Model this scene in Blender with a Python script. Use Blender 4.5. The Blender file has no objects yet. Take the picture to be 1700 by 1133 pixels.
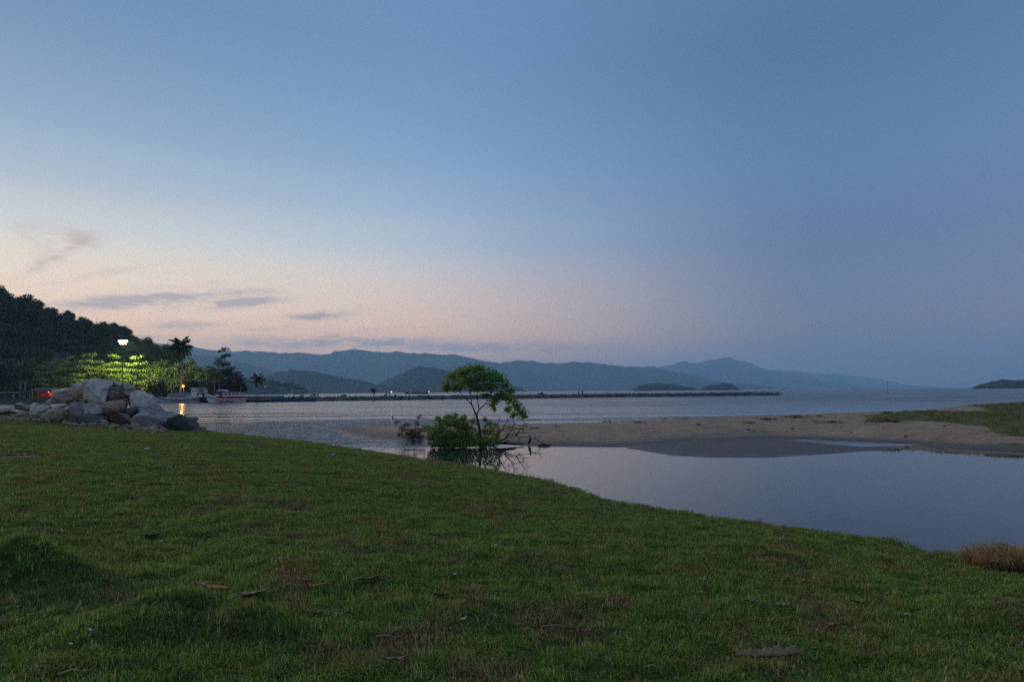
import bpy, bmesh, math, random
import numpy as np
from mathutils import Vector, Matrix, noise as mnoise

S = bpy.context.scene
C = S.collection
R = math.radians

# ------------------------------------------------------------------ camera
CAM_H = 2.8
FPX = 1133.3                      # focal length in pixels of the 1700 px wide photograph (24 mm lens)
PITCH, ROLL = R(4.21), R(-0.47)
cam_data = bpy.data.cameras.new('camera')
cam_data.sensor_width = 36.0
cam_data.lens = 24.0
cam_data.clip_start = 0.1
cam_data.clip_end = 60000
cam = bpy.data.objects.new('camera', cam_data)
C.objects.link(cam)
CAM_ROT = Matrix.Rotation(R(90) + PITCH, 3, 'X') @ Matrix.Rotation(ROLL, 3, 'Z')
cam.matrix_world = Matrix.Translation((0, 0, CAM_H)) @ CAM_ROT.to_4x4()
S.camera = cam

def ray(px, py):
    return CAM_ROT @ Vector(((px - 850) / FPX, -(py - 566.5) / FPX, -1))
def at(px, py, z=0.0):            # point of the level z under a pixel of the photograph
    d = ray(px, py); t = (z - CAM_H) / d.z
    return Vector((d.x * t, d.y * t, z))
def at_y(px, py, Y):              # point at distance Y
    d = ray(px, py); t = Y / d.y
    return Vector((d.x * t, Y, CAM_H + d.z * t))
def azel(px, py):
    d = ray(px, py).normalized()
    return math.degrees(math.atan2(d.x, d.y)), math.degrees(math.asin(d.z))

# ------------------------------------------------------------------ world: dusk sky
SUN_AZ = -52.0                    # degrees, left of the view axis
SUN_EL = 2.0
W = bpy.data.worlds.new('World'); S.world = W; W.use_nodes = True
NT = W.node_tree; NT.nodes.clear()

class Nodes:
    """tiny expression helper over a node tree"""
    def __init__(s, nt): s.nt = nt
    def new(s, t, **k):
        n = s.nt.nodes.new(t)
        for a, b in k.items(): setattr(n, a, b)
        return n
    def put(s, sock, v):
        if isinstance(v, bpy.types.NodeSocket): s.nt.links.new(v, sock)
        elif v is not None: sock.default_value = v
    def m(s, op, a, b=None, c=None, clamp=False):
        n = s.new('ShaderNodeMath', operation=op, use_clamp=clamp)
        s.put(n.inputs[0], a); s.put(n.inputs[1], b)
        if c is not None: s.put(n.inputs[2], c)
        return n.outputs[0]
    def vm(s, op, a, b=None):
        n = s.new('ShaderNodeVectorMath', operation=op)
        s.put(n.inputs[0], a)
        if b is not None: s.put(n.inputs[1], b)
        return n.outputs['Value'] if op in ('DOT_PRODUCT', 'LENGTH') else n.outputs[0]
    def xyz(s, v):
        n = s.new('ShaderNodeSeparateXYZ'); s.put(n.inputs[0], v); return n.outputs
    def comb(s, x=0.0, y=0.0, z=0.0):
        n = s.new('ShaderNodeCombineXYZ')
        for i, v in enumerate((x, y, z)): s.put(n.inputs[i], v)
        return n.outputs[0]
    def ramp(s, fac, stops, interp='LINEAR'):
        n = s.new('ShaderNodeValToRGB'); cr = n.color_ramp; cr.interpolation = interp
        while len(cr.elements) < len(stops): cr.elements.new(0.5)
        for e, (p, c) in zip(cr.elements, stops):
            e.position = p; e.color = (*c, 1) if len(c) == 3 else c
        s.put(n.inputs[0], fac); return n.outputs[0]
    def mix(s, fac, a, b, blend='MIX'):
        n = s.new('ShaderNodeMix', data_type='RGBA', blend_type=blend)
        s.put(n.inputs[0], fac)
        s.put(n.inputs[6], a if isinstance(a, bpy.types.NodeSocket) else (*a, 1))
        s.put(n.inputs[7], b if isinstance(b, bpy.types.NodeSocket) else (*b, 1))
        return n.outputs[2]
    def noise(s, vec, scale, detail=3.0, rough=0.5, dist=0.0):
        n = s.new('ShaderNodeTexNoise')
        s.put(n.inputs['Vector'], vec); n.inputs['Scale'].default_value = scale
        n.inputs['Detail'].default_value = detail; n.inputs['Roughness'].default_value = rough
        n.inputs['Distortion'].default_value = dist
        return n.outputs['Fac']
    def rng(s, v, a, b, c=0.0, d=1.0, kind='LINEAR'):
        n = s.new('ShaderNodeMapRange', interpolation_type=kind)
        s.put(n.inputs[0], v)
        for i, q in enumerate((a, b, c, d)): s.put(n.inputs[i + 1], q)
        return n.outputs[0]

w = Nodes(NT)
direc = w.vm('NORMALIZE', w.new('ShaderNodeTexCoord').outputs['Generated'])
dx, dy, dz = w.xyz(direc)
elev = w.m('MULTIPLY', w.m('ARCSINE', dz), 180 / math.pi)
azim = w.m('MULTIPLY', w.m('ARCTAN2', dx, dy), 180 / math.pi)
flat = w.vm('NORMALIZE', w.comb(dx, dy, 0.0))
cosa = w.vm('DOT_PRODUCT', flat, (math.sin(R(SUN_AZ)), math.cos(R(SUN_AZ)), 0))
e01 = w.m('DIVIDE', elev, 90.0, clamp=True)
EST = (0, 3, 6, 11, 14.5, 18.5, 28, 48, 90)
def sky_ramp(cols): return w.ramp(e01, [(a / 90, tuple(x / 3 for x in c)) for a, c in zip(EST, cols)], 'CARDINAL')
HIGH = [(.108, .188, .32), (.110, .182, .30)]
SKY_L = [(1.25, .64, .27), (1.12, .65, .33), (.94, .65, .41), (.58, .55, .48), (.355, .395, .425), (.205, .285, .38), (.098, .168, .285)]
SKY_C = [(1.08, .60, .33), (.95, .56, .33), (.75, .51, .37), (.40, .405, .43), (.255, .33, .435), (.16, .255, .40), (.096, .184, .33)]
SKY_R = [(.22, .17, .175), (.165, .15, .175), (.13, .145, .20), (.092, .128, .225), (.082, .134, .24), (.074, .133, .245), (.058, .112, .215)]
SKY_B = [(.44, .36, .36), (.38, .33, .355), (.31, .30, .37), (.23, .255, .375), (.20, .24, .37), (.18, .225, .365), (.135, .205, .35)]
ramps = [sky_ramp(c + HIGH) for c in (SKY_B, SKY_R, SKY_C, SKY_L)]
sky = w.mix(w.rng(cosa, -1.0, .25, 0, 1, 'SMOOTHSTEP'), ramps[0], ramps[1])
sky = w.mix(w.rng(cosa, .22, .82, 0, 1, 'SMOOTHSTEP'), sky, ramps[2])
sky = w.mix(w.rng(cosa, .58, 1.02, 0, 1, 'SMOOTHSTEP'), sky, ramps[3])
sky = w.mix(1.0, sky, (3.0, 3.0, 3.0), 'MULTIPLY')
nish = w.new('ShaderNodeTexSky', sky_type='NISHITA')
nish.sun_disc = False; nish.sun_elevation = R(SUN_EL); nish.sun_rotation = R(SUN_AZ)
nish.air_density = 1.0; nish.dust_density = 1.5; nish.ozone_density = 2.0
sky = w.mix(0.12, sky, w.mix(1.0, nish.outputs[0], (.10, .10, .10), 'MULTIPLY'))
# thin evening clouds: soft streaks at their own bearings, broken up by noise
streak = w.noise(w.comb(w.m('MULTIPLY', azim, .10), w.m('MULTIPLY', elev, .42), 3.7), 1.0, 5, .6, .6)
fine = w.noise(w.comb(w.m('MULTIPLY', azim, .55), w.m('MULTIPLY', elev, 2.2), 9.1), 1.0, 5, .65, .8)
total = None
warp = w.new('ShaderNodeTexNoise'); warp.inputs['Scale'].default_value = 1.0; warp.inputs['Detail'].default_value = 4.0; NT.links.new(w.comb(w.m('MULTIPLY', azim, .28), w.m('MULTIPLY', elev, .55), 1.3), warp.inputs['Vector'])
skyuv = w.vm('ADD', w.comb(azim, elev, 0.0), w.vm('MULTIPLY', w.vm('SUBTRACT', warp.outputs['Color'], (.5, .5, .5)), (3.2, 1.0, 0)))
CLOUDS = [  # px, py, half length px, half width px, tilt deg, strength
    (100, 388, 42, 22, -10, .62), (88, 420, 46, 12, 42, .55), (128, 402, 26, 12, 20, .3), (55, 400, 30, 14, -40, .25),
    (262, 497, 105, 13, 8, .80), (205, 507, 60, 9, 6, .45), (330, 490, 80, 6, 6, .5), (383, 505, 66, 9, 8, .70), (420, 499, 40, 6, 8, .3),
    (318, 541, 48, 9, 2, .55), (528, 528, 28, 9, 2, .60), (560, 522, 40, 6, 6, .3),
    (560, 566, 110, 12, 2, .5), (640, 545, 60, 6, 4, .3), (360, 470, 90, 5, 8, .25), (170, 455, 70, 6, 16, .22), (470, 548, 50, 6, 3, .3), (240, 560, 60, 6, 3, .35), (700, 574, 150, 11, -1, .45), (850, 578, 150, 14, -2, .32), (455, 574, 60, 8, 0, .25), (110, 505, 50, 8, 4, .3)]
for px, py, a, b, tilt, st in CLOUDS:
    u0, v0 = azel(px, py); k = 1 / 19.8 * math.cos(R(u0)) ** 1.5
    mp = w.new('ShaderNodeMapping', vector_type='TEXTURE')
    NT.links.new(skyuv, mp.inputs[0]); mp.inputs['Location'].default_value = (u0, v0, 0)
    mp.inputs['Rotation'].default_value = (0, 0, R(tilt)); mp.inputs['Scale'].default_value = (a * k * 1.25, b * k * .78, 1)
    g = w.m('POWER', math.exp(-1), w.vm('DOT_PRODUCT', mp.outputs[0], mp.outputs[0]))
    total = w.m('MULTIPLY', g, st) if total is None else w.m('MULTIPLY_ADD', g, st, total)
brk = w.m('ADD', w.m('MULTIPLY', w.rng(streak, .36, .62), .8), w.m('MULTIPLY', w.rng(fine, .40, .62), .75))
cl = w.m('MULTIPLY', w.m('MULTIPLY', total, brk), 1.5, clamp=True)
sky = w.mix(cl, sky, w.mix(w.rng(cosa, .5, 1.0), (.28, .23, .235), (.47, .37, .325)))
bg = w.new('ShaderNodeBackground'); NT.links.new(sky, bg.inputs[0]); bg.inputs[1].default_value = 1.0
W.cycles.sampling_method = 'MANUAL'; W.cycles.sample_map_resolution = 256
wo = w.new('ShaderNodeOutputWorld'); NT.links.new(bg.outputs[0], wo.inputs[0])

# ------------------------------------------------------------------ afterglow of the sun that has just set
sd = bpy.data.lights.new('sun', 'SUN'); sd.energy = 1.2; sd.angle = R(24); sd.color = (1.0, .66, .42)
sun = bpy.data.objects.new('sun', sd); C.objects.link(sun)
sv = Vector((math.sin(R(SUN_AZ)) * math.cos(R(14)), math.cos(R(SUN_AZ)) * math.cos(R(14)), math.sin(R(14))))
sun.rotation_euler = sv.to_track_quat('Z', 'Y').to_euler()

S.view_settings.view_transform = 'Standard'; S.view_settings.look = 'None'
S.view_settings.exposure = 0.85; S.view_settings.gamma = 1.0; S.view_settings.use_curve_mapping = False
S.render.engine = 'CYCLES'
S.cycles.use_denoising = False      # the photograph is a grainy dusk exposure
S.cycles.max_bounces = 5; S.cycles.diffuse_bounces = 2; S.cycles.glossy_bounces = 3
S.cycles.transmission_bounces = 3; S.cycles.volume_bounces = 1; S.cycles.sample_clamp_indirect = 4.0

# ------------------------------------------------------------------ helpers
def tag(o, label=None, cat=None, group=None, kind=None):
    if label: o['label'] = label
    if cat: o['category'] = cat
    if group: o['group'] = group
    if kind: o['kind'] = kind
    return o
def empty(name, loc=(0, 0, 0), rz=0.0):
    o = bpy.data.objects.new(name, None); C.objects.link(o)
    o.location = loc; o.rotation_euler = (0, 0, rz); o.empty_display_size = .2
    return o
def link(name, me, mats, parent=None, smooth=False, loc=None):
    o = bpy.data.objects.new(name, me); C.objects.link(o)
    if not me.materials:
        for m in (mats if isinstance(mats, (list, tuple)) else [mats]): me.materials.append(m)
    if smooth: me.shade_smooth()
    if parent: o.parent = parent
    if loc is not None: o.location = loc
    return o
def copy_tree(o, parent=None):
    c = o.copy(); C.objects.link(c); c.parent = parent
    for ch in o.children: copy_tree(ch, c)
    return c

class MB:
    """collects vertices and faces of ONE mesh"""
    def __init__(s): s.v = []; s.f = []; s.mi = []
    def add(s, vs, fs, mi=0):
        n = len(s.v); s.v.extend([tuple(p) for p in vs])
        s.f.extend([tuple(i + n for i in f) for f in fs]); s.mi.extend([mi] * len(fs)); return s
    def box(s, c, d, rz=0.0, mi=0, taper=1.0):
        cx, cy, cz = c; hx, hy, hz = d[0] / 2, d[1] / 2, d[2] / 2
        cs, sn = math.cos(rz), math.sin(rz); vs = []
        for z in (-1, 1):
            t = taper if z > 0 else 1.0
            for x, y in ((-1, -1), (1, -1), (1, 1), (-1, 1)):
                X, Y = x * hx * t, y * hy * t
                vs.append((cx + X * cs - Y * sn, cy + X * sn + Y * cs, cz + z * hz))
        return s.add(vs, [(3, 2, 1, 0), (4, 5, 6, 7), (0, 1, 5, 4), (1, 2, 6, 5), (2, 3, 7, 6), (3, 0, 4, 7)], mi)
    def tube(s, pts, rad, n=6, mi=0, cap=True):
        pts = [Vector(p) for p in pts]
        if not isinstance(rad, (list, tuple)): rad = [rad] * len(pts)
        vs, fs = [], []; up = Vector((0.31, 0.2, 0.93)).normalized(); prev = None
        for i, p in enumerate(pts):
            d = (pts[min(i + 1, len(pts) - 1)] - pts[max(i - 1, 0)]).normalized()
            a = d.cross(up if prev is None else prev)
            if prev is None: a = d.cross(up); a = a if a.length > 1e-3 else d.cross(Vector((1, 0, 0)))
            else: a = prev - d * prev.dot(d)
            a.normalize(); b = d.cross(a); prev = a
            for k in range(n):
                t = 2 * math.pi * k / n
                vs.append(p + (a * math.cos(t) + b * math.sin(t)) * rad[i])
        for i in range(len(pts) - 1):
            for k in range(n):
                fs.append((i * n + k, i * n + (k + 1) % n, (i + 1) * n + (k + 1) % n, (i + 1) * n + k))
        if cap: fs.append(tuple(range(n - 1, -1, -1))); fs.append(tuple((len(pts) - 1) * n + k for k in range(n)))
        return s.add(vs, fs, mi)
    def mesh(s, name='m'):
        me = bpy.data.meshes.new(name); me.from_pydata(s.v, [], s.f); me.validate(); me.update()
        if any(s.mi) and len(me.polygons) == len(s.mi): me.polygons.foreach_set('material_index', s.mi)
        return me
    def build(s, name, mat, parent=None, smooth=False, loc=None):
        return link(name, s.mesh(name), mat, parent, smooth, loc)

def np_mesh(name, v, f):
    me = bpy.data.meshes.new(name)
    v = np.asarray(v, np.float32); f = np.asarray(f, np.int32)
    k = f.shape[1]
    me.vertices.add(len(v)); me.vertices.foreach_set('co', v.ravel())
    me.loops.add(f.size); me.loops.foreach_set('vertex_index', f.ravel())
    me.polygons.add(len(f)); me.polygons.foreach_set('loop_start', np.arange(0, f.size, k, dtype=np.int32))
    me.update(calc_edges=True); me.validate()
    return me

def vnoise(x, y, seed=0):
    """smooth 2D value noise, 0..1, numpy"""
    xi, yi = np.floor(x).astype(np.int64), np.floor(y).astype(np.int64); xf, yf = x - xi, y - yi
    def h(a, b):
        n = (a * 374761393 + b * 668265263 + seed * 974634541) & 0x7fffffff
        n = ((n ^ (n >> 13)) * 1274126177) & 0x7fffffff
        return ((n ^ (n >> 16)) & 0xffff) / 65535.0
    u, v = xf * xf * (3 - 2 * xf), yf * yf * (3 - 2 * yf)
    return (h(xi, yi) * (1 - u) + h(xi + 1, yi) * u) * (1 - v) + (h(xi, yi + 1) * (1 - u) + h(xi + 1, yi + 1) * u) * v
def fbm(x, y, seed=0, oct=4):
    x = np.asarray(x, float); y = np.asarray(y, float)
    s = 0; a = .5; t = 0
    for i in range(oct): s = s + a * vnoise(x * 2 ** i + 17.3 * i, y * 2 ** i - 9.1 * i, seed + i); t += a; a *= .5
    return s / t - .5
def sstep(a, b, x):
    t = np.clip((x - a) / (b - a), 0, 1); return t * t * (3 - 2 * t)
def sdist(X, Y, poly):
    """signed distance to a polygon, positive inside"""
    X = np.asarray(X, float); Y = np.asarray(Y, float)
    best = np.full(X.shape, 1e18); inside = np.zeros(X.shape, bool); n = len(poly)
    for i in range(n):
        ax, ay = poly[i]; bx, by = poly[(i + 1) % n]; ex, ey = bx - ax, by - ay
        t = np.clip(((X - ax) * ex + (Y - ay) * ey) / (ex * ex + ey * ey + 1e-12), 0, 1)
        best = np.minimum(best, (X - ax - t * ex) ** 2 + (Y - ay - t * ey) ** 2)
        c = (ay > Y) != (by > Y)
        inside ^= c & (X < (bx - ax) * (Y - ay) / (by - ay + 1e-12) + ax)
    return np.where(inside, 1, -1) * np.sqrt(best)
def grid_faces(nr, nc):
    i = np.arange(nr - 1)[:, None] * nc + np.arange(nc - 1)[None, :]
    return np.stack([i, i + 1, i + nc + 1, i + nc], -1).reshape(-1, 4)

# ------------------------------------------------------------------ materials
MATS = {}
def pmat(name, c1, c2=None, rough=.8, scale=4.0, detail=4.0, lo=.35, hi=.65, bump=0.0, bscale=None, spec=.3,
         coords='Object', metallic=0.0, rnd=0.0, stretch=(1, 1, 1)):
    if name in MATS: return MATS[name]
    m = bpy.data.materials.new(name); m.use_nodes = True; nt = m.node_tree; nt.nodes.clear(); n = Nodes(nt)
    out = n.new('ShaderNodeOutputMaterial'); b = n.new('ShaderNodeBsdfPrincipled')
    if coords == 'World': vec = n.new('ShaderNodeNewGeometry').outputs['Position']
    else: vec = n.new('ShaderNodeTexCoord').outputs[coords]
    vec = n.vm('MULTIPLY', vec, stretch)
    col = None
    fac = n.rng(n.noise(vec, scale, detail, .6), lo, hi)
    col = n.mix(fac, c1, c2 or tuple(x * .75 for x in c1))
    if rnd:
        oi = n.new('ShaderNodeObjectInfo').outputs['Random']
        hs = n.new('ShaderNodeHueSaturation'); n.put(hs.inputs['Color'], col)
        n.put(hs.inputs['Value'], n.rng(oi, 0, 1, 1 - rnd, 1 + rnd)); col = hs.outputs[0]
    n.put(b.inputs['Base Color'], col); b.inputs['Roughness'].default_value = rough
    b.inputs['Metallic'].default_value = metallic; b.inputs['Specular IOR Level'].default_value = spec
    if bump:
        bp = n.new('ShaderNodeBump'); bp.inputs['Distance'].default_value = bump
        n.put(bp.inputs['Height'], n.noise(vec, bscale or scale * 3, 5, .65)); n.put(b.inputs['Normal'], bp.outputs[0])
    nt.links.new(b.outputs[0], out.inputs[0]); MATS[name] = m; return m

def leafmat(name, c1, c2, scale=.8, trans=.35, rough=.55, rnd=.15, c3=None):
    if name in MATS: return MATS[name]
    m = bpy.data.materials.new(name); m.use_nodes = True; nt = m.node_tree; nt.nodes.clear(); n = Nodes(nt)
    out = n.new('ShaderNodeOutputMaterial'); b = n.new('ShaderNodeBsdfPrincipled'); t = n.new('ShaderNodeBsdfTranslucent'); mx = n.new('ShaderNodeMixShader')
    g = n.new('ShaderNodeNewGeometry')
    f1 = n.rng(n.noise(g.outputs['Position'], scale, 3, .6), .35, .65)
    col = n.mix(f1, c1, c2)
    if c3: col = n.mix(n.rng(g.outputs['Random Per Island'], .8, 1.0), col, c3)
    hs = n.new('ShaderNodeHueSaturation'); n.put(hs.inputs['Color'], col)
    v = n.m('ADD', n.rng(g.outputs['Random Per Island'], 0, 1, .7, 1.3), n.rng(n.new('ShaderNodeObjectInfo').outputs['Random'], 0, 1, -rnd, rnd))
    n.put(hs.inputs['Value'], v); col = hs.outputs[0]
    n.put(b.inputs['Base Color'], col); b.inputs['Roughness'].default_value = rough; b.inputs['Specular IOR Level'].default_value = .25
    n.put(t.inputs['Color'], col); mx.inputs[0].default_value = trans
    nt.links.new(b.outputs[0], mx.inputs[1]); nt.links.new(t.outputs[0], mx.inputs[2]); nt.links.new(mx.outputs[0], out.inputs[0])
    MATS[name] = m; return m

def emat(name, col, strength):
    m = bpy.data.materials.new(name); m.use_nodes = True; nt = m.node_tree; nt.nodes.clear()
    e = nt.nodes.new('ShaderNodeEmission'); o = nt.nodes.new('ShaderNodeOutputMaterial')
    e.inputs[0].default_value = (*col, 1); e.inputs[1].default_value = strength
    nt.links.new(e.outputs[0], o.inputs[0]); MATS[name] = m; return m
# ================================================================== THE SETTING
random.seed(7); RNG = np.random.default_rng(11)

# ---- water: one sheet out to the horizon
def water_material():
    m = bpy.data.materials.new('water'); m.use_nodes = True; nt = m.node_tree; nt.nodes.clear(); n = Nodes(nt)
    out = n.new('ShaderNodeOutputMaterial'); b = n.new('ShaderNodeBsdfPrincipled')
    pos = n.new('ShaderNodeNewGeometry').outputs['Position']; x, y, z = n.xyz(pos)
    b.inputs['Base Color'].default_value = (.030, .038, .036, 1); b.inputs['IOR'].default_value = 1.34
    # sheltered pond between the lawn and the sand: almost still
    pond = n.m('MULTIPLY', n.rng(x, -7.5, -2.5, 0, 1, 'SMOOTHSTEP'), n.rng(y, 37.5, 33.0, 0, 1, 'SMOOTHSTEP'))
    # current running out of the creek mouth
    ex = n.m('DIVIDE', n.m('ADD', x, 13.0), 19.0); ey = n.m('DIVIDE', n.m('SUBTRACT', y, 51.0), 19.0)
    r = n.m('ADD', n.m('MULTIPLY', ex, ex), n.m('MULTIPLY', ey, ey))
    wob = n.noise(n.vm('MULTIPLY', pos, (.10, .16, 1)), 1.0, 3)
    creek = n.rng(n.m('ADD', r, n.m('MULTIPLY', n.m('SUBTRACT', wob, .5), 1.6)), 1.05, .35, 0, 1, 'SMOOTHSTEP')
    creek = n.m('MULTIPLY', creek, n.m('SUBTRACT', 1.0, pond))
    swell = n.noise(n.vm('MULTIPLY', pos, (.12, .45, 1)), 1.0, 3, .55, .4)
    ripple = n.noise(n.vm('MULTIPLY', pos, (.75, 2.4, 1)), 1.0, 3, .55, .5)
    chop = n.noise(n.vm('MULTIPLY', pos, (.55, 1.15, 1)), 1.0, 4, .6, .8)
    calm = n.rng(n.noise(n.vm('MULTIPLY', pos, (.006, .030, 1)), 1.0, 3, .6), .38, .62, .25, 1.0)   # cat's-paws and slicks
    streaks = n.noise(n.vm('MULTIPLY', pos, (.035, .17, 1)), 1.0, 4, .65, .5)
    open_a = n.m('MULTIPLY', n.m('SUBTRACT', 1.0, pond), calm)
    h = n.m('ADD', n.m('MULTIPLY', n.m('MULTIPLY', swell, open_a), .11), n.m('MULTIPLY', n.m('MULTIPLY', ripple, open_a), .030))
    h = n.m('ADD', h, n.m('MULTIPLY', n.m('MULTIPLY', streaks, open_a), .55))
    h = n.m('ADD', h, n.m('MULTIPLY', n.m('MULTIPLY', chop, creek), .42))
    h = n.m('ADD', h, n.m('MULTIPLY', n.noise(n.vm('MULTIPLY', pos, (.8, 1.6, 1)), 1.0, 2), .0030))
    bp = n.new('ShaderNodeBump'); bp.inputs['Distance'].default_value = 1.0; n.put(bp.inputs['Height'], h)
    n.put(b.inputs['Normal'], bp.outputs[0])
    n.put(b.inputs['Roughness'], n.m('MULTIPLY', n.rng(y, 38, 150, .02, .36, 'SMOOTHSTEP'), n.m('MULTIPLY', n.rng(calm, .25, 1.0, .7, 1.0), n.rng(streaks, .40, .60, .55, 1.15))))
    nt.links.new(b.outputs[0], out.inputs[0]); return m
me = np_mesh('sea', [(-15900, -2900, 0), (15900, -2900, 0), (15900, 17400, 0), (-15900, 17400, 0)], [(0, 1, 2, 3)])
tag(link('sea', me, water_material()), kind='structure')

# ---- lawn on the near bank
EDGE_PX = [(1640, 927), (1550, 918), (1400, 890), (1240, 866), (1140, 856), (1030, 838), (960, 815), (900, 800), (850, 789),
           (790, 777), (720, 767), (640, 753), (520, 736), (430, 726), (335, 716)]
EDGE = [tuple(at(x, y, .3).xy) for x, y in EDGE_PX]
LAWN_POLY = [(60, -14), (40, -4), (22, 4.2), (12, 7.6)] + EDGE + [(-23, 51), (-29, 58.5), (-38, 62), (-52, 65), (-75, 66), (-140, 70), (-140, -24), (60, -24)]
MOUNDS = []   # x, y, rx, ry, height
for px, py, w_, h_, top in ((70, 962, .44, .30, .20), (-20, 966, .5, .34, .20), (300, 1012, .38, .24, .15), (415, 1030, .30, .22, .15), (220, 1040, .45, .32, .10), (690, 1095, .6, .3, .05), (1640, 935, .8, .6, .10)):
    p = at(px, py, 1.15); MOUNDS.append((p.x, p.y, w_, h_, top))
def lawn_z(X, Y):
    X = np.asarray(X, float); Y = np.asarray(Y, float)
    d = sdist(X, Y, LAWN_POLY) + .45 * fbm(X * .9, Y * .9, 5) + .35 * fbm(X * 3.1, Y * 3.1, 6, 3)
    inn = .30 + .86 * np.clip(d / 11.0, 0, 1) ** .95 * (1 - .30 * sstep(26, 50, Y))
    slope = .6 - .40 * np.exp(-((X + .5) / 2.6) ** 2)
    outz = .30 + d * slope
    z = np.where(d > 0, inn, outz)
    amp = sstep(0, 2, d)
    z = z + amp * (.085 * fbm(X * .55, Y * .55, 21, 3) + .10 * fbm(X * 1.9, Y * 1.9, 33, 3) + .05 * fbm(X * 5.2, Y * 5.2, 35, 2))
    for mx, my, rx, ry, h in MOUNDS:
        u = ((X - mx) / rx) ** 2 + ((Y - my) / ry) ** 2
        z = z + h * np.exp(-u ** 1.6)
    return np.maximum(z, -.6)
def lz(x, y): return float(lawn_z(np.array([x]), np.array([y]))[0])
yr = np.concatenate([np.linspace(-24, 2, 30)[:-1], 2 + (np.linspace(0, 1, 430) ** 2.0) * 72])
tr = np.linspace(-1, 1, 420)
Yg = np.repeat(yr[:, None], 420, 1); wid = np.where(yr < 2, 26 + (2 - yr) * 2, 9 + 1.45 * (yr - 2) + 17 * np.exp(-(yr - 2) / 2))
Xg = tr[None, :] * wid[:, None] - np.clip(yr - 20, 0, 60)[:, None] * .35
Zg = lawn_z(Xg, Yg)
def lawn_material(name, blade):
    m = bpy.data.materials.new(name); m.use_nodes = True; nt = m.node_tree; nt.nodes.clear(); n = Nodes(nt)
    out = n.new('ShaderNodeOutputMaterial'); b = n.new('ShaderNodeBsdfPrincipled')
    g = n.new('ShaderNodeNewGeometry'); pos = g.outputs['Position']; z = n.xyz(pos)[2]
    big = n.noise(pos, .35, 4, .6); mid = n.noise(pos, 1.7, 4, .6); fin = n.noise(pos, 9.0, 3, .6)
    green = n.mix(n.rng(big, .35, .65), (.088, .200, .024), (.130, .222, .028))
    green = n.mix(n.rng(mid, .45, .75), green, (.190, .250, .036))
    dry = n.m('MULTIPLY', n.rng(n.m('ADD', n.m('MULTIPLY', mid, .6), n.m('MULTIPLY', n.noise(pos, .8, 4, .65), .6)), .57, .74), .9)
    col = n.mix(dry, green, (.180, .130, .055))
    if blade:
        isl = g.outputs['Random Per Island']
        col = n.mix(n.rng(isl, .82, 1.0), col, (.30, .24, .12))
        hs = n.new('ShaderNodeHueSaturation'); n.put(hs.inputs['Color'], col); n.put(hs.inputs['Value'], n.m('MULTIPLY', n.rng(isl, 0, 1, .5, 1.75), n.rng(n.noise(pos, 4.5, 3, .6), .35, .65, .72, 1.22))); col = hs.outputs[0]
    else:
        col = n.mix(.55, col, (.060, .055, .026)); col = n.mix(n.rng(fin, .40, .60, 0, .7), col, (.032, .029, .016))
        sand = n.rng(n.m('ADD', z, n.m('MULTIPLY', n.m('SUBTRACT', mid, .5), .20)), .30, .22)
        wet = n.rng(z, .02, .16)
        col = n.mix(sand, col, n.mix(wet, (.060, .055, .050), (.16, .145, .13)))
        bp = n.new('ShaderNodeBump'); bp.inputs['Distance'].default_value = .05
        n.put(bp.inputs['Height'], n.m('ADD', fin, n.noise(pos, 38.0, 3))); n.put(b.inputs['Normal'], bp.outputs[0])
    n.put(b.inputs['Base Color'], col); b.inputs['Roughness'].default_value = .75; b.inputs['Specular IOR Level'].default_value = .15 if blade else 0.0
    if blade:
        t = n.new('ShaderNodeBsdfTranslucent'); n.put(t.inputs['Color'], col); mx = n.new('ShaderNodeMixShader'); mx.inputs[0].default_value = .3
        nt.links.new(b.outputs[0], mx.inputs[1]); nt.links.new(t.outputs[0], mx.inputs[2]); nt.links.new(mx.outputs[0], out.inputs[0])
    else: nt.links.new(b.outputs[0], out.inputs[0])
    return m
me = np_mesh('lawn', np.stack([Xg, Yg, Zg], -1).reshape(-1, 3), grid_faces(*Xg.shape)); 
tag(link('lawn', me, lawn_material('lawn_soil', False), smooth=True), kind='structure')

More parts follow.
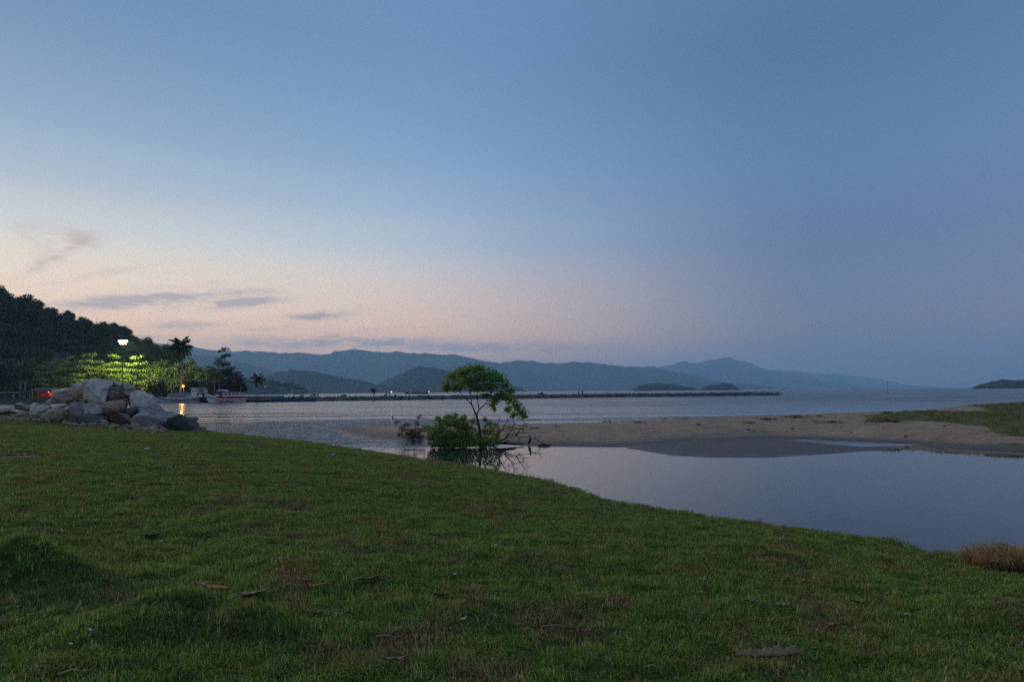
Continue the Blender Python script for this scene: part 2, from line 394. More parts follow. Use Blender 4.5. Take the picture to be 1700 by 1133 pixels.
# ---- sand bar between the pond and the sea
near_px = [(545, 712), (575, 722), (610, 729), (650, 732), (710, 732), (770, 735), (830, 738), (880, 742), (950, 743), (1040, 744),
           (1150, 736), (1290, 729.5), (1350, 731), (1430, 735), (1500, 738), (1560, 742), (1620, 746), (1700, 748), (1900, 760)]
BAR = [tuple(at(x, y, 0).xy) for x, y in near_px] + [(80, 38), (140, 60), (140, 120), (75, 92), (58, 80), (44, 72), (33, 65), (22, 61), (12, 58), (4, 55.5), (-3, 55), (-9, 55.5)]
SPIT = [tuple(at(x, y, 0).xy) for x, y in [(1035, 745), (1075, 751), (1110, 757), (1180, 761), (1280, 761), (1340, 757), (1400, 753), (1486, 747), (1420, 741.5), (1350, 735.0), (1290, 729), (1150, 730), (1060, 738)]]
def sand_z(X, Y):
    d = sdist(X, Y, BAR) + .5 * fbm(X * .5, Y * .5, 3)
    crest = np.interp(X, [-16, -8, 0, 8, 16, 26, 33, 38, 44, 60], [.24, .34, .46, .58, .78, .92, 1.0, 1.25, 1.35, 1.5])
    wd = np.interp(X, [-16, 0, 15, 40], [5, 9, 11, 13])
    t = np.clip(d / wd, 0, 1)
    z = crest * (1 - (1 - t) ** 1.8) + .02 * np.clip(d, 0, .6)
    # a small wave-cut step above the wet margin
    z = z + .10 * sstep(1.6, 2.3, d + .8 * fbm(X * .25, Y * .25, 8)) * sstep(4, 12, X) * (1 - .4 * t)
    z = np.where(d < 0, d * .25, z)
    ds = sdist(X, Y, SPIT) + .35 * fbm(X * .6, Y * .6, 14)
    z = np.maximum(z, np.where(ds > 0, .10 * (1 - np.exp(-ds / 1.4)), ds * .22))
    z = z + sstep(.05, .4, z) * (.08 * fbm(X * .45, Y * .45, 40, 3) + .05 * fbm(X * 1.8, Y * 1.8, 44, 3))
    return np.maximum(z, -.6)
def sz(x, y): return float(sand_z(np.array([x]), np.array([y]))[0])
xs = np.concatenate([np.arange(-18, 48, .22), np.arange(48, 140, 1.5)]); ys = np.concatenate([np.arange(25, 64, .2), np.arange(64, 122, .8)])
Xs, Ys = np.meshgrid(xs, ys); Zs = sand_z(Xs, Ys)
GRASS_PX = [(1432, 692), (1470, 688), (1520, 684), (1540, 683), (1600, 684), (1640, 682), (1560, 679), (1512, 679), (1530, 671), (1570, 667), (1900, 655), (1900, 745), (1700, 722), (1650, 715), (1600, 706), (1540, 702), (1480, 699), (1440, 697)]
GR = []
for x_, y_ in GRASS_PX:
    p = at(x_, y_, .85)
    for _ in range(25):
        p = at(x_, y_, min(1.7, max(0, sz(min(p.x, 100), min(p.y, 110)))) * .5 + p.z * .5)
        if p.y > 88: p = at_y(x_, y_, 88); break
    GR.append((p.x, p.y))
# a weedy green margin at the pond's right-hand edge
def cover(X, Y, Z):
    g1 = sstep(-1.2, 1.0, sdist(X, Y, GR) + 2.4 * fbm(X * .45, Y * .45, 60))
    g2 = sstep(20, 24, X) * sstep(.02, .06, Z) * (1 - sstep(.16, .26, Z)) * (1 - sstep(36, 40, Y))
    return np.clip(np.maximum(g1, .85 * g2), 0, 1)
CV = cover(Xs, Ys, Zs)
keep = np.maximum.reduce([Zs[:-1, :-1], Zs[1:, :-1], Zs[:-1, 1:], Zs[1:, 1:]]).ravel() > -.5
f = grid_faces(*Xs.shape)[keep]
used = np.unique(f); remap = np.zeros(Xs.size, int); remap[used] = np.arange(len(used))
me = np_mesh('sand_bar', np.stack([Xs, Ys, Zs], -1).reshape(-1, 3)[used], remap[f])
at_ = me.attributes.new('cover', 'FLOAT', 'POINT'); at_.data.foreach_set('value', CV.ravel()[used].astype(np.float32))
def sand_material():
    m = bpy.data.materials.new('sand'); m.use_nodes = True; nt = m.node_tree; nt.nodes.clear(); n = Nodes(nt)
    out = n.new('ShaderNodeOutputMaterial'); b = n.new('ShaderNodeBsdfPrincipled')
    pos = n.new('ShaderNodeNewGeometry').outputs['Position']; z = n.xyz(pos)[2]
    big = n.noise(pos, .22, 4, .6); mid = n.noise(n.vm('MULTIPLY', pos, (.7, 1.6, 1)), 1.1, 4, .65); fin = n.noise(pos, 14, 4, .7)
    dry = n.mix(n.rng(big, .3, .7), (.37, .275, .178), (.27, .20, .132))
    dry = n.mix(n.rng(mid, .52, .70, 0, .75), dry, (.17, .125, .08))
    dry = n.mix(n.rng(n.noise(n.vm('MULTIPLY', pos, (.5, 2.6, 1)), 1.6, 5, .7, .6), .56, .64, 0, .65), dry, (.11, .08, .05))
    dry = n.mix(n.rng(fin, .62, .75, 0, .6), dry, (.10, .085, .07))
    wetn = n.m('ADD', z, n.m('MULTIPLY', n.m('SUBTRACT', mid, .5), .14))
    col = n.mix(n.rng(wetn, .08, .21), (.092, .074, .058), dry)
    at1 = n.new('ShaderNodeAttribute'); at1.attribute_name = 'cover'; cv = at1.outputs['Fac']
    cvn = n.rng(n.m('ADD', cv, n.m('MULTIPLY', n.m('SUBTRACT', n.noise(pos, 2.5, 4, .7), .5), .9)), .40, .60)
    gr = n.mix(n.rng(n.noise(pos, .5, 3), .35, .65), (.075, .120, .032), (.150, .130, .045))
    col = n.mix(cvn, col, gr)
    n.put(b.inputs['Base Color'], col); n.put(b.inputs['Roughness'], n.rng(wetn, .02, .2, .42, .9)); b.inputs['Specular IOR Level'].default_value = .3
    bp = n.new('ShaderNodeBump'); bp.inputs['Distance'].default_value = .16
    n.put(bp.inputs['Height'], n.m('ADD', n.m('MULTIPLY', mid, 1.2), n.m('MULTIPLY', fin, .5))); n.put(b.inputs['Normal'], bp.outputs[0])
    nt.links.new(b.outputs[0], out.inputs[0]); return m
tag(link('sand_bar', me, sand_material(), smooth=True), kind='structure')

# ---- puddle in the worn lawn, far left
pc = at(14, 773, .96)
mb = MB(); ring = []
for k in range(40):
    a = 2 * math.pi * k / 40; rr = 1 + .35 * mnoise.noise((math.cos(a) * 1.3, math.sin(a) * 1.3, 4.0))
    ring.append((pc.x + math.cos(a) * .75 * rr, pc.y + math.sin(a) * .42 * rr))
zp = sorted(lz(x, y) for x, y in ring)[26] + .004
mb.add([(x, y, zp) for x, y in ring] + [(pc.x, pc.y, zp)], [(k, (k + 1) % 40, 40) for k in range(40)])
tag(mb.build('puddle', pmat('puddle_water', (.035, .033, .03), (.05, .046, .04), rough=.12, spec=.5, scale=2)), kind='structure')

# ---- far shore: quay land and the wooded hill behind it
QZ = 1.25
QUAY = [(-330, 222), (-150, 222), (-128, 224), (-104, 223), (-88, 221), (-83, 226), (-86, 238), (-112, 268), (-140, 420), (-330, 420)]
mb = MB(); nq = len(QUAY)
mb.add([(x, y, QZ) for x, y in QUAY] + [(x, y, -.6) for x, y in QUAY], [tuple(range(nq))] + [(i, i + nq, (i + 1) % nq + nq, (i + 1) % nq) for i in range(nq)])
tag(mb.build('shore_ground', pmat('shore_soil', (.06, .065, .04), (.10, .09, .07), scale=.3, coords='World', bump=.1, bscale=1.5)), kind='structure')
def hill_z(X, Y):
    top = np.interp(X, [-460, -340, -285, -245, -220, -200, -180, -160, -135, -110], [70, 62, 53, 46.5, 36, 27, 14, 4, -2, -4])
    v = np.interp(Y, [255, 300, 340, 380, 420, 500], [0, .34, .72, 1.0, .7, 0])
    return top * v * sstep(.44, .56, -X / Y) + 3 * fbm(X * .03, Y * .03, 9) - 2
hx = np.linspace(-460, -125, 80); hy = np.linspace(250, 500, 50); HX, HY = np.meshgrid(hx, hy); HZ = np.where(HY < 256, -.3, hill_z(HX, HY))
tag(link('wooded_hill', np_mesh('wooded_hill', np.stack([HX, HY, HZ], -1).reshape(-1, 3), grid_faces(50, 80)), pmat('forest_floor', (.020, .030, .016), (.032, .040, .018), scale=.15, coords='World'), smooth=True), kind='structure')

# ---- hills, islands and mountains across the bay, built at their own distances
def ridge(name, pts, Y, mat, depth=1.6, seed=1, rough=.10, n=220, rows=26, tree=0.0, round_=False):
    """pts: ridge line as pixels; turned into a massif standing at distance Y"""
    P = [at_y(x, y, Y) for x, y in pts]
    xs_ = np.array([p.x for p in P]); zs_ = np.array([max(p.z, 0) for p in P])
    X1 = np.linspace(xs_[0], xs_[-1], n); top = np.interp(X1, xs_, zs_)
    k = np.array([.25, .5, .25]); pass
    top = top + (4.4 * Y / FPX) * fbm(X1 / (11 * Y / FPX), X1 * 0 + seed, seed, 5) * np.clip(top / (4 * Y / FPX), 0, 1)
    hmax = top.max(); D = hmax * depth
    V = np.linspace(-1, 1, rows)
    Xg = np.repeat(X1[None], rows, 0); Vg = np.repeat(V[:, None], n, 1)
    prof = np.clip(1 - np.abs(Vg), 0, 1) ** (.62 if round_ else .85)
    sc = 1 / (hmax * .55)
    g = fbm(Xg * sc, Vg * D * sc * .7, seed, 5)
    amp = np.where(np.abs(Vg) < 1e-6, 0.0, 1.0) * prof * sstep(0, .25, np.abs(Vg))
    Zg = top[None] * prof + hmax * rough * 2 * g * amp
    Zg = np.minimum(Zg, np.maximum(top[None] * (1 - .12 * np.abs(Vg)), 0))
    mt = tree * (fbm(Xg / 9., Vg * D / 9., seed + 3, 2) + .5) * np.clip(top[None] / (3 * tree + 1e-6), 0, 1) if tree else 0
    Zg = np.where(np.abs(Vg) > .999, -1.0 if Y < 17000 else 0, Zg + mt)
    Yg = Y + Vg * D + hmax * .3 * fbm(Xg * sc * .6, Vg, seed + 7) * np.abs(Vg)
    Zg = np.maximum(Zg, -.5)
    o = link(name, np_mesh(name, np.stack([Xg, Yg, Zg], -1).reshape(-1, 3), grid_faces(rows, n)), mat, smooth=True)
    return tag(o, kind='structure')
far_forest = pmat('far_forest', (.022, .036, .024), (.045, .058, .034), scale=.02, detail=6, coords='World', rough=.95, spec=.05)
ridge('mountain_range', [(60, 560), (200, 566), (300, 573), (340, 579), (380, 582), (410, 582), (440, 584), (462, 586), (490, 584.5), (520, 586.5), (549, 587.5), (556, 583.5), (575, 581), (590, 579),
    (604, 580.5), (625, 583), (645, 584.5), (660, 581.5), (670, 583), (682, 586), (705, 585.5), (735, 587.5), (755, 588), (772, 591), (790, 595), (812, 599), (828, 602), (842, 600), (866, 598), (885, 599), (903, 602.5), (925, 603),
    (950, 602), (972, 600), (985, 602), (1005, 605), (1040, 609), (1075, 612), (1120, 618), (1170, 628), (1230, 644)], 7000, far_forest, depth=2.2, seed=2, rough=.22, n=760, rows=44)
ridge('mountain_peak', [(900, 628), (950, 618), (975, 609), (990, 606), (1010, 610), (1040, 609), (1075, 608.5), (1108, 607), (1120, 605), (1128, 601.5), (1135, 599.5), (1145, 602), (1157, 601.5), (1168, 599), (1180, 596.5), (1188, 596.5), (1200, 594.5), (1206, 592.5), (1209, 591.5), (1213, 593.5),
    (1222, 596.5), (1235, 600), (1244, 602), (1252, 606), (1262, 611), (1280, 614), (1310, 619), (1350, 630), (1400, 645)], 11200, far_forest, depth=2.4, seed=5, rough=.22, n=760, rows=40)
ridge('distant_mountain', [(1120, 612), (1250, 611), (1290, 614), (1330, 617), (1370, 619.5), (1405, 622), (1440, 627), (1475, 634), (1510, 641), (1540, 646)], 15000, far_forest, depth=2.0, seed=8, rough=.2, n=400)
ridge('coastal_hill', [(150, 585), (300, 586), (360, 592), (398, 600), (420, 606), (445, 613), (465, 620), (500, 632), (560, 650)], 4600, far_forest, depth=2.0, seed=12, rough=.25, tree=8)
ridge('coastal_hill', [(380, 646), (420, 634), (445, 624), (462, 617.5), (485, 615), (510, 615.5), (530, 619), (550, 622.5), (570, 628), (590, 632), (605, 635.5), (620, 638.5), (640, 640.5), (665, 646), (690, 651)], 2700, far_forest, depth=1.8, seed=15, rough=.22, tree=6, n=300)
ridge('coastal_hill', [(560, 651), (600, 644), (628, 638), (648, 629), (668, 621.5), (682, 613), (692, 609), (702, 608.5), (712, 611.5), (720, 611.5), (732, 614.5), (745, 618), (770, 626), (800, 636), (830, 645), (850, 650)], 2900, far_forest, depth=1.6, seed=18, rough=.22, tree=6, n=300)
ridge('island', [(836, 650), (842, 645), (850, 643), (858, 643.5), (866, 646), (874, 649.5)], 3200, far_forest, seed=21, tree=4, n=90, round_=True)
ridge('island', [(1054, 648.3), (1058, 643), (1068, 639.5), (1080, 637.5), (1092, 636.8), (1104, 638), (1114, 637.3), (1124, 640), (1134, 642), (1144, 643), (1150, 643), (1153, 647.4)], 2300, far_forest, seed=24, tree=3.5, n=140, round_=True)
ridge('island', [(1166, 647.4), (1170, 643), (1180, 640.5), (1190, 638.5), (1198, 636), (1206, 637), (1214, 640), (1222, 643.5), (1227, 647)], 2300, far_forest, seed=27, tree=3, n=110, round_=True)
ridge('headland', [(1634, 643.5), (1638, 638), (1646, 633.5), (1660, 632), (1675, 632), (1690, 633.5), (1710, 631), (1760, 626), (1850, 622), (1950, 640)], 1500, far_forest, seed=30, tree=4, n=160, round_=True)

# ---- the evening haze over the bay
HZ_ = bpy.data.materials.new('haze'); HZ_.use_nodes = True; nt = HZ_.node_tree; nt.nodes.clear()
pv = nt.nodes.new('ShaderNodeVolumePrincipled'); ho = nt.nodes.new('ShaderNodeOutputMaterial')
pv.inputs['Color'].default_value = (.36, .69, 1.0, 1); pv.inputs["Density"].default_value = 1.3e-4; pv.inputs['Anisotropy'].default_value = 0.2
nt.links.new(pv.outputs[0], ho.inputs['Volume'])
mb = MB(); mb.box((0, 7250, 360), (32000, 20500, 723.2)); tag(mb.build('haze', HZ_), kind='stuff')
# ================================================================== PLANTS
def unit(n, rng):
    v = rng.normal(size=(n, 3)); return v / np.linalg.norm(v, axis=1, keepdims=True)
def leaves(centers, normals, size, rng, aspect=.5, fold=.0):
    """kite-shaped leaves as quads"""
    n = len(centers); size = np.broadcast_to(size, (n,))
    t = np.cross(normals, unit(n, rng)); t /= np.linalg.norm(t, axis=1, keepdims=True) + 1e-9
    b = np.cross(normals, t); L = size[:, None]
    v = np.stack([centers - t * L * .5, centers + b * L * aspect * .5 + normals * L * fold, centers + t * L * .5, centers - b * L * aspect * .5 + normals * L * fold], 1)
    return v.reshape(-1, 3), np.arange(n * 4).reshape(-1, 4)
def leaf_clumps(clumps, n, size, rng, aspect=.55, up=.5, shell=.45):
    """clumps: (center, (rx, ry, rz)) ; leaves sit mostly near each clump's surface"""
    c = np.array([k[0] for k in clumps], float); r = np.array([k[1] for k in clumps], float)
    wgt = (r[:, 0] * r[:, 1] + r[:, 0] * r[:, 2]) ** .9; idx = rng.choice(len(c), n, p=wgt / wgt.sum())
    d = unit(n, rng); rad = (shell + (1 - shell) * rng.random(n)) ** .7
    pos = c[idx] + d * r[idx] * rad[:, None] * (1 + .18 * rng.normal(size=(n, 1)))
    nor = d + np.array([0, 0, up]) + .7 * rng.normal(size=(n, 3)); nor /= np.linalg.norm(nor, axis=1, keepdims=True)
    return leaves(pos, nor, size * (.65 + .7 * rng.random(n)), rng, aspect)

bark = pmat('bark', (.085, .070, .055), (.05, .042, .034), scale=6, bump=.02)
pale_bark = pmat('pale_bark', (.22, .20, .17), (.13, .12, .10), scale=2, bump=.02)
dead_wood = pmat('dead_wood', (.060, .050, .042), (.035, .03, .027), scale=8, bump=.01)
forest_leaf = leafmat('forest_leaf', (.026, .050, .018), (.052, .080, .026), scale=.12, trans=.2)
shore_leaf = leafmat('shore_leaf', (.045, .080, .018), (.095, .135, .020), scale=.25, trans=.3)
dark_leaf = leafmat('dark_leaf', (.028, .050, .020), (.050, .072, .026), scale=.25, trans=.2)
russet_leaf = leafmat('russet_leaf', (.026, .040, .016), (.075, .038, .022), scale=.3, trans=.2)

def forest_tree(seed, h, w, mat, style='round', n=2400, leaf=.75):
    """broadleaf tree prototype: trunk with limbs, crown of separate leaf clumps"""
    rng = np.random.default_rng(seed); root = empty('forest_tree')
    tm = MB(); base = h * .42; lean = rng.normal(size=2) * h * .03
    top = Vector((lean[0], lean[1], base))
    tm.tube([(0, 0, -.8), (lean[0] * .4, lean[1] * .4, base * .5), top, (lean[0] * 1.3, lean[1] * 1.3, h * .8)], [h * .028, h * .022, h * .018, h * .006], 6)
    clumps = []
    if style == 'tier':            # almond tree: flat storeys of branches
        for i in range(5):
            z = h * (.38 + .145 * i); rr = w * (.52 - .085 * i) * (.85 + .3 * rng.random()); m = 7 - i
            for k in range(m):
                a = 2 * math.pi * (k + rng.random() * .6) / m; q = rr * (.62 + .2 * rng.random())
                p = (math.cos(a) * q + lean[0], math.sin(a) * q + lean[1], z + .05 * h * rng.normal() * .5)
                clumps.append((p, (rr * .42, rr * .42, h * .035)))
                tm.tube([(lean[0], lean[1], z - h * .03), p], [h * .010, h * .003], 4, cap=False)
            clumps.append(((lean[0], lean[1], z), (rr * .45, rr * .45, h * .04)))
    else:
        m = 19 if style == 'round' else 13
        for k in range(m):
            a = rng.random() * 2 * math.pi; q = w * .36 * math.sqrt(rng.random()); zz = h * (.30 + .60 * rng.random() * (1 - .5 * (q / (w * .36)) ** 2))
            p = (math.cos(a) * q + lean[0], math.sin(a) * q + lean[1], zz); s = w * (.13 + .09 * rng.random())
            clumps.append((p, (s, s, s * (.85 if style == 'round' else .42))))
            tm.tube([top, (p[0] * .6, p[1] * .6, (base + p[2]) * .5), p], [h * .012, h * .007, h * .003], 4, cap=False)
    tm.build('trunk', bark, root, smooth=True)
    v, f = leaf_clumps(clumps, n, leaf, rng, .6)
    link('crown', np_mesh('crown', v, f), mat, root)
    return root

def place(proto, p, rz, sc, first):
    o = proto if proto.name not in first else copy_tree(proto)
    first.add(proto.name); o.location = p; o.rotation_euler = (0, 0, rz); o.scale = sc; return o

protos = [forest_tree(100 + i, 13 + 2 * (i % 3), 10 + (i % 2) * 2, forest_leaf, ('round', 'open', 'round', 'round', 'open')[i], 3000, .8) for i in range(5)]
first = set(); rng = np.random.default_rng(5)
SIL = [(-60, 470), (0, 478), (10, 476), (22, 500), (36, 484), (55, 486), (70, 500), (80, 512), (102, 509), (130, 517), (150, 522), (185, 526), (203, 536), (225, 551), (250, 566), (272, 566), (285, 577), (300, 588), (330, 604)]
count = 0
def hill_tree(x, y, sc, z=None):
    global count
    zz = float(hill_z(np.array([x]), np.array([y]))) if z is None else z
    p = protos[(0, 2, 3)[int(rng.integers(3))] if z is not None and y > 340 else int(rng.integers(5))]
    o = place(p, (x, y, max(zz, QZ - .2)), rng.random() * 6.28, (sc * (.85 + .3 * rng.random()), sc * (.85 + .3 * rng.random()), sc), first)
    tag(o, 'dark broadleaf tree ' + ('standing on the skyline of the wooded hill at far left' if y > 364 else 'midway up the densely wooded hillside at far left' if y > 315 else 'on the lower slope of the wooded hill behind the quay trees'), 'tree', 'forest trees on the left hillside, ' + ('skyline' if y > 364 else 'middle slope' if y > 315 else 'lower slope')); count += 1
# skyline trees: their tops follow the wood's outline
for px in list(range(-60, 335, 15)):
    ty = np.interp(px, [a for a, b in SIL], [b for a, b in SIL]) + rng.normal() * 4.2
    Y = 372 + rng.normal() * 6; p = at_y(px + rng.normal() * 3, ty, Y)
    g = float(hill_z(np.array([p.x]), np.array([Y]))); sc = np.clip((p.z - max(g, 1)) / 13.0, .45, 1.35)
    hill_tree(p.x, Y, sc, p.z - 13.5 * sc)
for Y, st in ((362, 16), (350, 17), (326, 17), (304, 18), (284, 20), (266, 22)):
    for px in range(-70, 400, st):
        q = px + rng.normal() * 5; p = at_y(q, 600, Y)
        top_lim = np.interp(q, [a for a, b in SIL] + [400], [b for a, b in SIL] + [632]) + 6
        g = max(float(hill_z(np.array([p.x]), np.array([Y]))), QZ)
        room = at_y(q, top_lim, Y).z - g
        if room < 4.5: continue
        hill_tree(p.x, Y, min(1.0, room / 13.5) * (.85 + .25 * rng.random()), g - .3)

# wooded point beyond the quay
PT = [(396, 627), (406, 626), (416, 628), (426, 627), (436, 628), (445, 629.5), (453, 631), (460, 633), (468, 634.5), (476, 634), (483, 633.5), (489, 637), (495, 640.5), (501, 641), (506, 643), (511, 648)]
ptx, pty = [a for a, b in PT], [b for a, b in PT]; YP = 1300.0
def point_tree(px, py, Y):
    p = at_y(px, py, Y); sc = float(np.clip((p.z - .6) / 13.5, .3, 1.4))
    o = place(protos[int(rng.integers(5))], (p.x, Y, p.z - 13.2 * sc), rng.random() * 6, (sc * 1.05, sc * 1.05, sc), first)
    tag(o, 'small dark tree on the low wooded point behind the quay, right of the red boat', 'tree', 'trees on the wooded point')
for px in np.arange(396, 511, 4.5): point_tree(px, np.interp(px, ptx, pty) + abs(rng.normal()) * 1.2, YP + 12 + 8 * rng.normal())
for px in np.arange(398, 508, 7.5): point_tree(px + rng.normal(), .5 * np.interp(px, ptx, pty) + .5 * 654 + rng.normal() * 1.5, YP - 22 + 6 * rng.normal())
mb = MB(); seg = 30; vs = []
for i in range(seg + 1):
    px = 372 + (512 - 372) * i / seg; h = max(.3, at_y(px, np.interp(px, ptx, pty) + 7, YP).z); x = at_y(px, 650, YP).x
    vs += [(x, YP - 45, -.4), (x, YP - 30, h * .45), (x, YP + 5, h), (x, YP + 60, -.4)]
mb.add(vs, [(i * 4 + k, i * 4 + k + 1, i * 4 + k + 5, i * 4 + k + 4) for i in range(seg) for k in range(3)])
tag(mb.build('wooded_point', pmat('point_soil', (.022, .032, .018), (.035, .042, .022), scale=.2, coords='World'), smooth=True), kind='structure')

# ---- trees along the far quay (each its own place, size and kind)
def quay_tree(px, top, Y, wpx, style, mat, label, seed, n=3200, leaf=.55, cat='tree', group=None, name=None):
    p = at_y(px, top, Y); h = p.z - QZ; w_ = wpx * Y / FPX
    t = forest_tree(seed, h, w_, mat, style, n, leaf); t.location = (p.x, Y, QZ - .05); t.name = name or ('almond_tree' if style == 'tier' else 'shore_tree')
    t.rotation_euler = (0, 0, seed * 1.7); tag(t, label, cat, group); return t
quay_tree(8, 592, 236, 60, 'round', dark_leaf, 'dark spreading tree at the left picture edge above the quay', 301)
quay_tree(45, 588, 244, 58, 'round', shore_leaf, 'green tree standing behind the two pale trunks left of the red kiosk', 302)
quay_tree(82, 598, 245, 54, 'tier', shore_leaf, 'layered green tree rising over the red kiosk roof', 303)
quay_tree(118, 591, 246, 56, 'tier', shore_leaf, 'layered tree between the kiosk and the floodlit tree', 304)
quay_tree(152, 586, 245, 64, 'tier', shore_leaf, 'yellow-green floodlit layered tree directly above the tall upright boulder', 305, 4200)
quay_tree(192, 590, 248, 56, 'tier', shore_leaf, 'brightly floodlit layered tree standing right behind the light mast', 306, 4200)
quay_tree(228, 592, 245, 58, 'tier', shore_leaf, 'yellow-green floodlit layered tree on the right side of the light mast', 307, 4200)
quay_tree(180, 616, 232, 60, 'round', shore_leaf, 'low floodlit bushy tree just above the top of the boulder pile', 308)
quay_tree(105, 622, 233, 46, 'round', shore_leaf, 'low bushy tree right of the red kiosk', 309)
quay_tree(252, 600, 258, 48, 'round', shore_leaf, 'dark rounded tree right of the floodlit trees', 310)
quay_tree(268, 578, 268, 40, 'open', dark_leaf, 'tall thin-crowned dark tree left of the tall palm', 311)
quay_tree(262, 622, 240, 52, 'round', dark_leaf, 'low dark tree on the quay above the right end of the boulder pile', 312)
quay_tree(288, 606, 256, 46, 'round', dark_leaf, 'dark tree filling the space behind the tall palm trunk', 313)
quay_tree(318, 592, 262, 44, 'round', dark_leaf, 'dark tree immediately right of the tall palm crown', 314)
quay_tree(322, 622, 240, 44, 'round', dark_leaf, 'low dark tree behind the white-roofed boat cabins', 315)
quay_tree(366, 577, 246, 46, 'tier', dark_leaf, 'tall dark pagoda-shaped almond tree with a flat tuft on top', 316, 3400)
quay_tree(345, 597, 250, 44, 'round', dark_leaf, 'dense dark tree left of the pagoda-shaped almond tree', 317)
quay_tree(384, 598, 246, 42, 'round', russet_leaf, 'dense dark russet-tinged tree right of the pagoda-shaped almond tree', 318)
quay_tree(352, 622, 238, 50, 'round', dark_leaf, 'low dark tree behind the red and white boat', 319)
quay_tree(394, 622, 240, 34, 'round', russet_leaf, 'low dark tree at the right-hand end of the quay wood', 320)
# the two bare pale trunks at far left are trunks of roadside trees
for px, tp, wd, lab in ((35, 612, 30, 'slim pale-trunked tree, the left of the pair beside the red kiosk'), (42, 622, 26, 'slim pale-trunked tree, the right of the pair beside the red kiosk')):
    p = at_y(px, tp, 230); h = p.z - QZ; root = empty('pale_trunk_tree', (p.x, 230, QZ - .05)); m = MB()
    m.tube([(0, 0, -.1), (.1, 0, h * .5), (0, 0, h * .8)], [.36, .30, .22], 8); m.build('trunk', pale_bark, root, True)
    rg = np.random.default_rng(int(px)); cl = [((rg.normal() * 1.6, rg.normal() * 1.6, h * (.86 + .2 * rg.random())), (1.6, 1.6, .9)) for _ in range(7)]
    v, f = leaf_clumps(cl, 900, .5, rg); link('crown', np_mesh('crown', v, f), dark_leaf, root); tag(root, lab, 'tree')

# ---- palms
def palm(px, top, Y, base_py, label, seed, nf=20, fl=3.6, mat=None, base_z=None, lean=0.0):
    rng_ = np.random.default_rng(seed); p = at_y(px, top, Y); bz = QZ if base_z is None else base_z
    h = p.z - bz - fl * .45; root = empty('palm_tree', (p.x, Y, bz - .05)); m = MB()
    pts = [(lean * (1 - (1 - t) ** 2) * h * .1 * math.sin(3 * t + .4), 0, h * t) for t in np.linspace(0, 1, 9)]
    tr = max(.10, h * .016)
    m.tube(pts, [tr * (1.35 - .6 * t) for t in np.linspace(0, 1, 9)], 8); m.build('trunk', pale_bark, root, True)
    c = Vector(pts[-1])
    for k in range(nf):
        az = k * 2.399 + rng_.normal() * .15; el = R(78 - 118 * (k / (nf - 1)) ** .9 + rng_.normal() * 5); L = fl * (.85 + .25 * rng_.random())
        P = []; pos = c.copy(); e = el
        for s_ in range(9):
            P.append(pos.copy()); pos = pos + Vector((math.cos(az) * math.cos(e), math.sin(az) * math.cos(e), math.sin(e))) * L / 8; e -= R(7 + 7 * s_ / 8)
        fm = MB(); fm.tube(P, [fl * .012 * (1 - .8 * i / 8) for i in range(9)], 4)
        side = Vector((-math.sin(az), math.cos(az), 0))
        for i in range(2, 33):
            t = i / 33 * 8; a = int(min(7, t)); q = P[a].lerp(P[a + 1], t - a); d = (P[a + 1] - P[a]).normalized()
            ll = fl * .24 * math.sin(math.pi * min(1, .18 + .82 * i / 33)) ** .7 + .05
            for sgn in (-1, 1):
                e1 = (side * sgn * .75 + d * .55 + Vector((0, 0, -.35 - .3 * rng_.random()))).normalized() * ll; wv = d * fl * .020
                fm.add([q - wv, q + wv, q + e1 * .6 + wv * .8, q + e1 + Vector((0, 0, -ll * .22)), q + e1 * .6 - wv * .8], [(0, 1, 2, 3, 4)])
        fm.build('frond', mat, root)
    return tag(root, label, 'palm tree')
palm_leaf = leafmat('palm_leaf', (.035, .055, .016), (.060, .072, .020), scale=.8, trans=.3)
bright_palm = leafmat('young_palm_leaf', (.10, .115, .018), (.14, .13, .022), scale=.8, trans=.35)
palm(301, 563, 229, 656, 'tall coconut palm rising beside the orange lamp on the quay', 41, 24, 5.6, palm_leaf, lean=.5)
palm(357, 616, 229, 655, 'young yellow-green palm behind the bow of the red boat', 42, 16, 3.4, bright_palm)
palm(428, 622, 231, 660, 'dark young palm standing alone at the root of the breakwater', 43, 16, 3.2, palm_leaf)

# ---- mangrove on the near sandbank
mangrove_leaf = leafmat('mangrove_leaf', (.095, .200, .030), (.17, .30, .042), scale=1.6, trans=.35, rnd=0, c3=(.11, .16, .03))
bush_leaf = leafmat('bush_leaf', (.085, .180, .028), (.185, .300, .046), scale=1.1, trans=.35, rnd=0, c3=(.15, .21, .05))
YT = 34.4
def mp(px, py, dy=0.0): return at_y(px, py, YT + dy)
root = empty('mangrove_tree', (mp(797, 735).x, YT, 0)); O = root.location.copy()
def loc(p): return Vector(p) - O
m = MB(); base = Vector((mp(799, 740).x, YT, -.25))
A = mp(796, 712); B = mp(791, 690); Cc = mp(783, 672); D = mp(771, 660, -.2); E = mp(806, 671, .2); F = mp(783, 650); G = mp(822, 660, .3)
m.tube([loc(base), loc(A), loc(B)], [.085, .07, .058], 8)
m.build('trunk', bark, root, True)
limbs = [([B, Cc, mp(781, 655), mp(783, 630)], .042), ([Cc, D, mp(757, 642)], .028), ([B, mp(795, 681), E, mp(815, 655, .3), mp(825, 640, .4)], .040),
         ([E, mp(822, 672), mp(838, 662, .1), mp(856, 668, .2), mp(868, 680, .2)], .028), ([mp(795, 681), mp(792, 655, -.4), mp(797, 625, -.5)], .028), ([A, mp(789, 700), mp(787, 685)], .035),
         ([mp(781, 655), mp(768, 640, .5), mp(750, 628, .6)], .02), ([mp(815, 655, .3), mp(805, 632, .6), mp(808, 615, .6)], .02)]
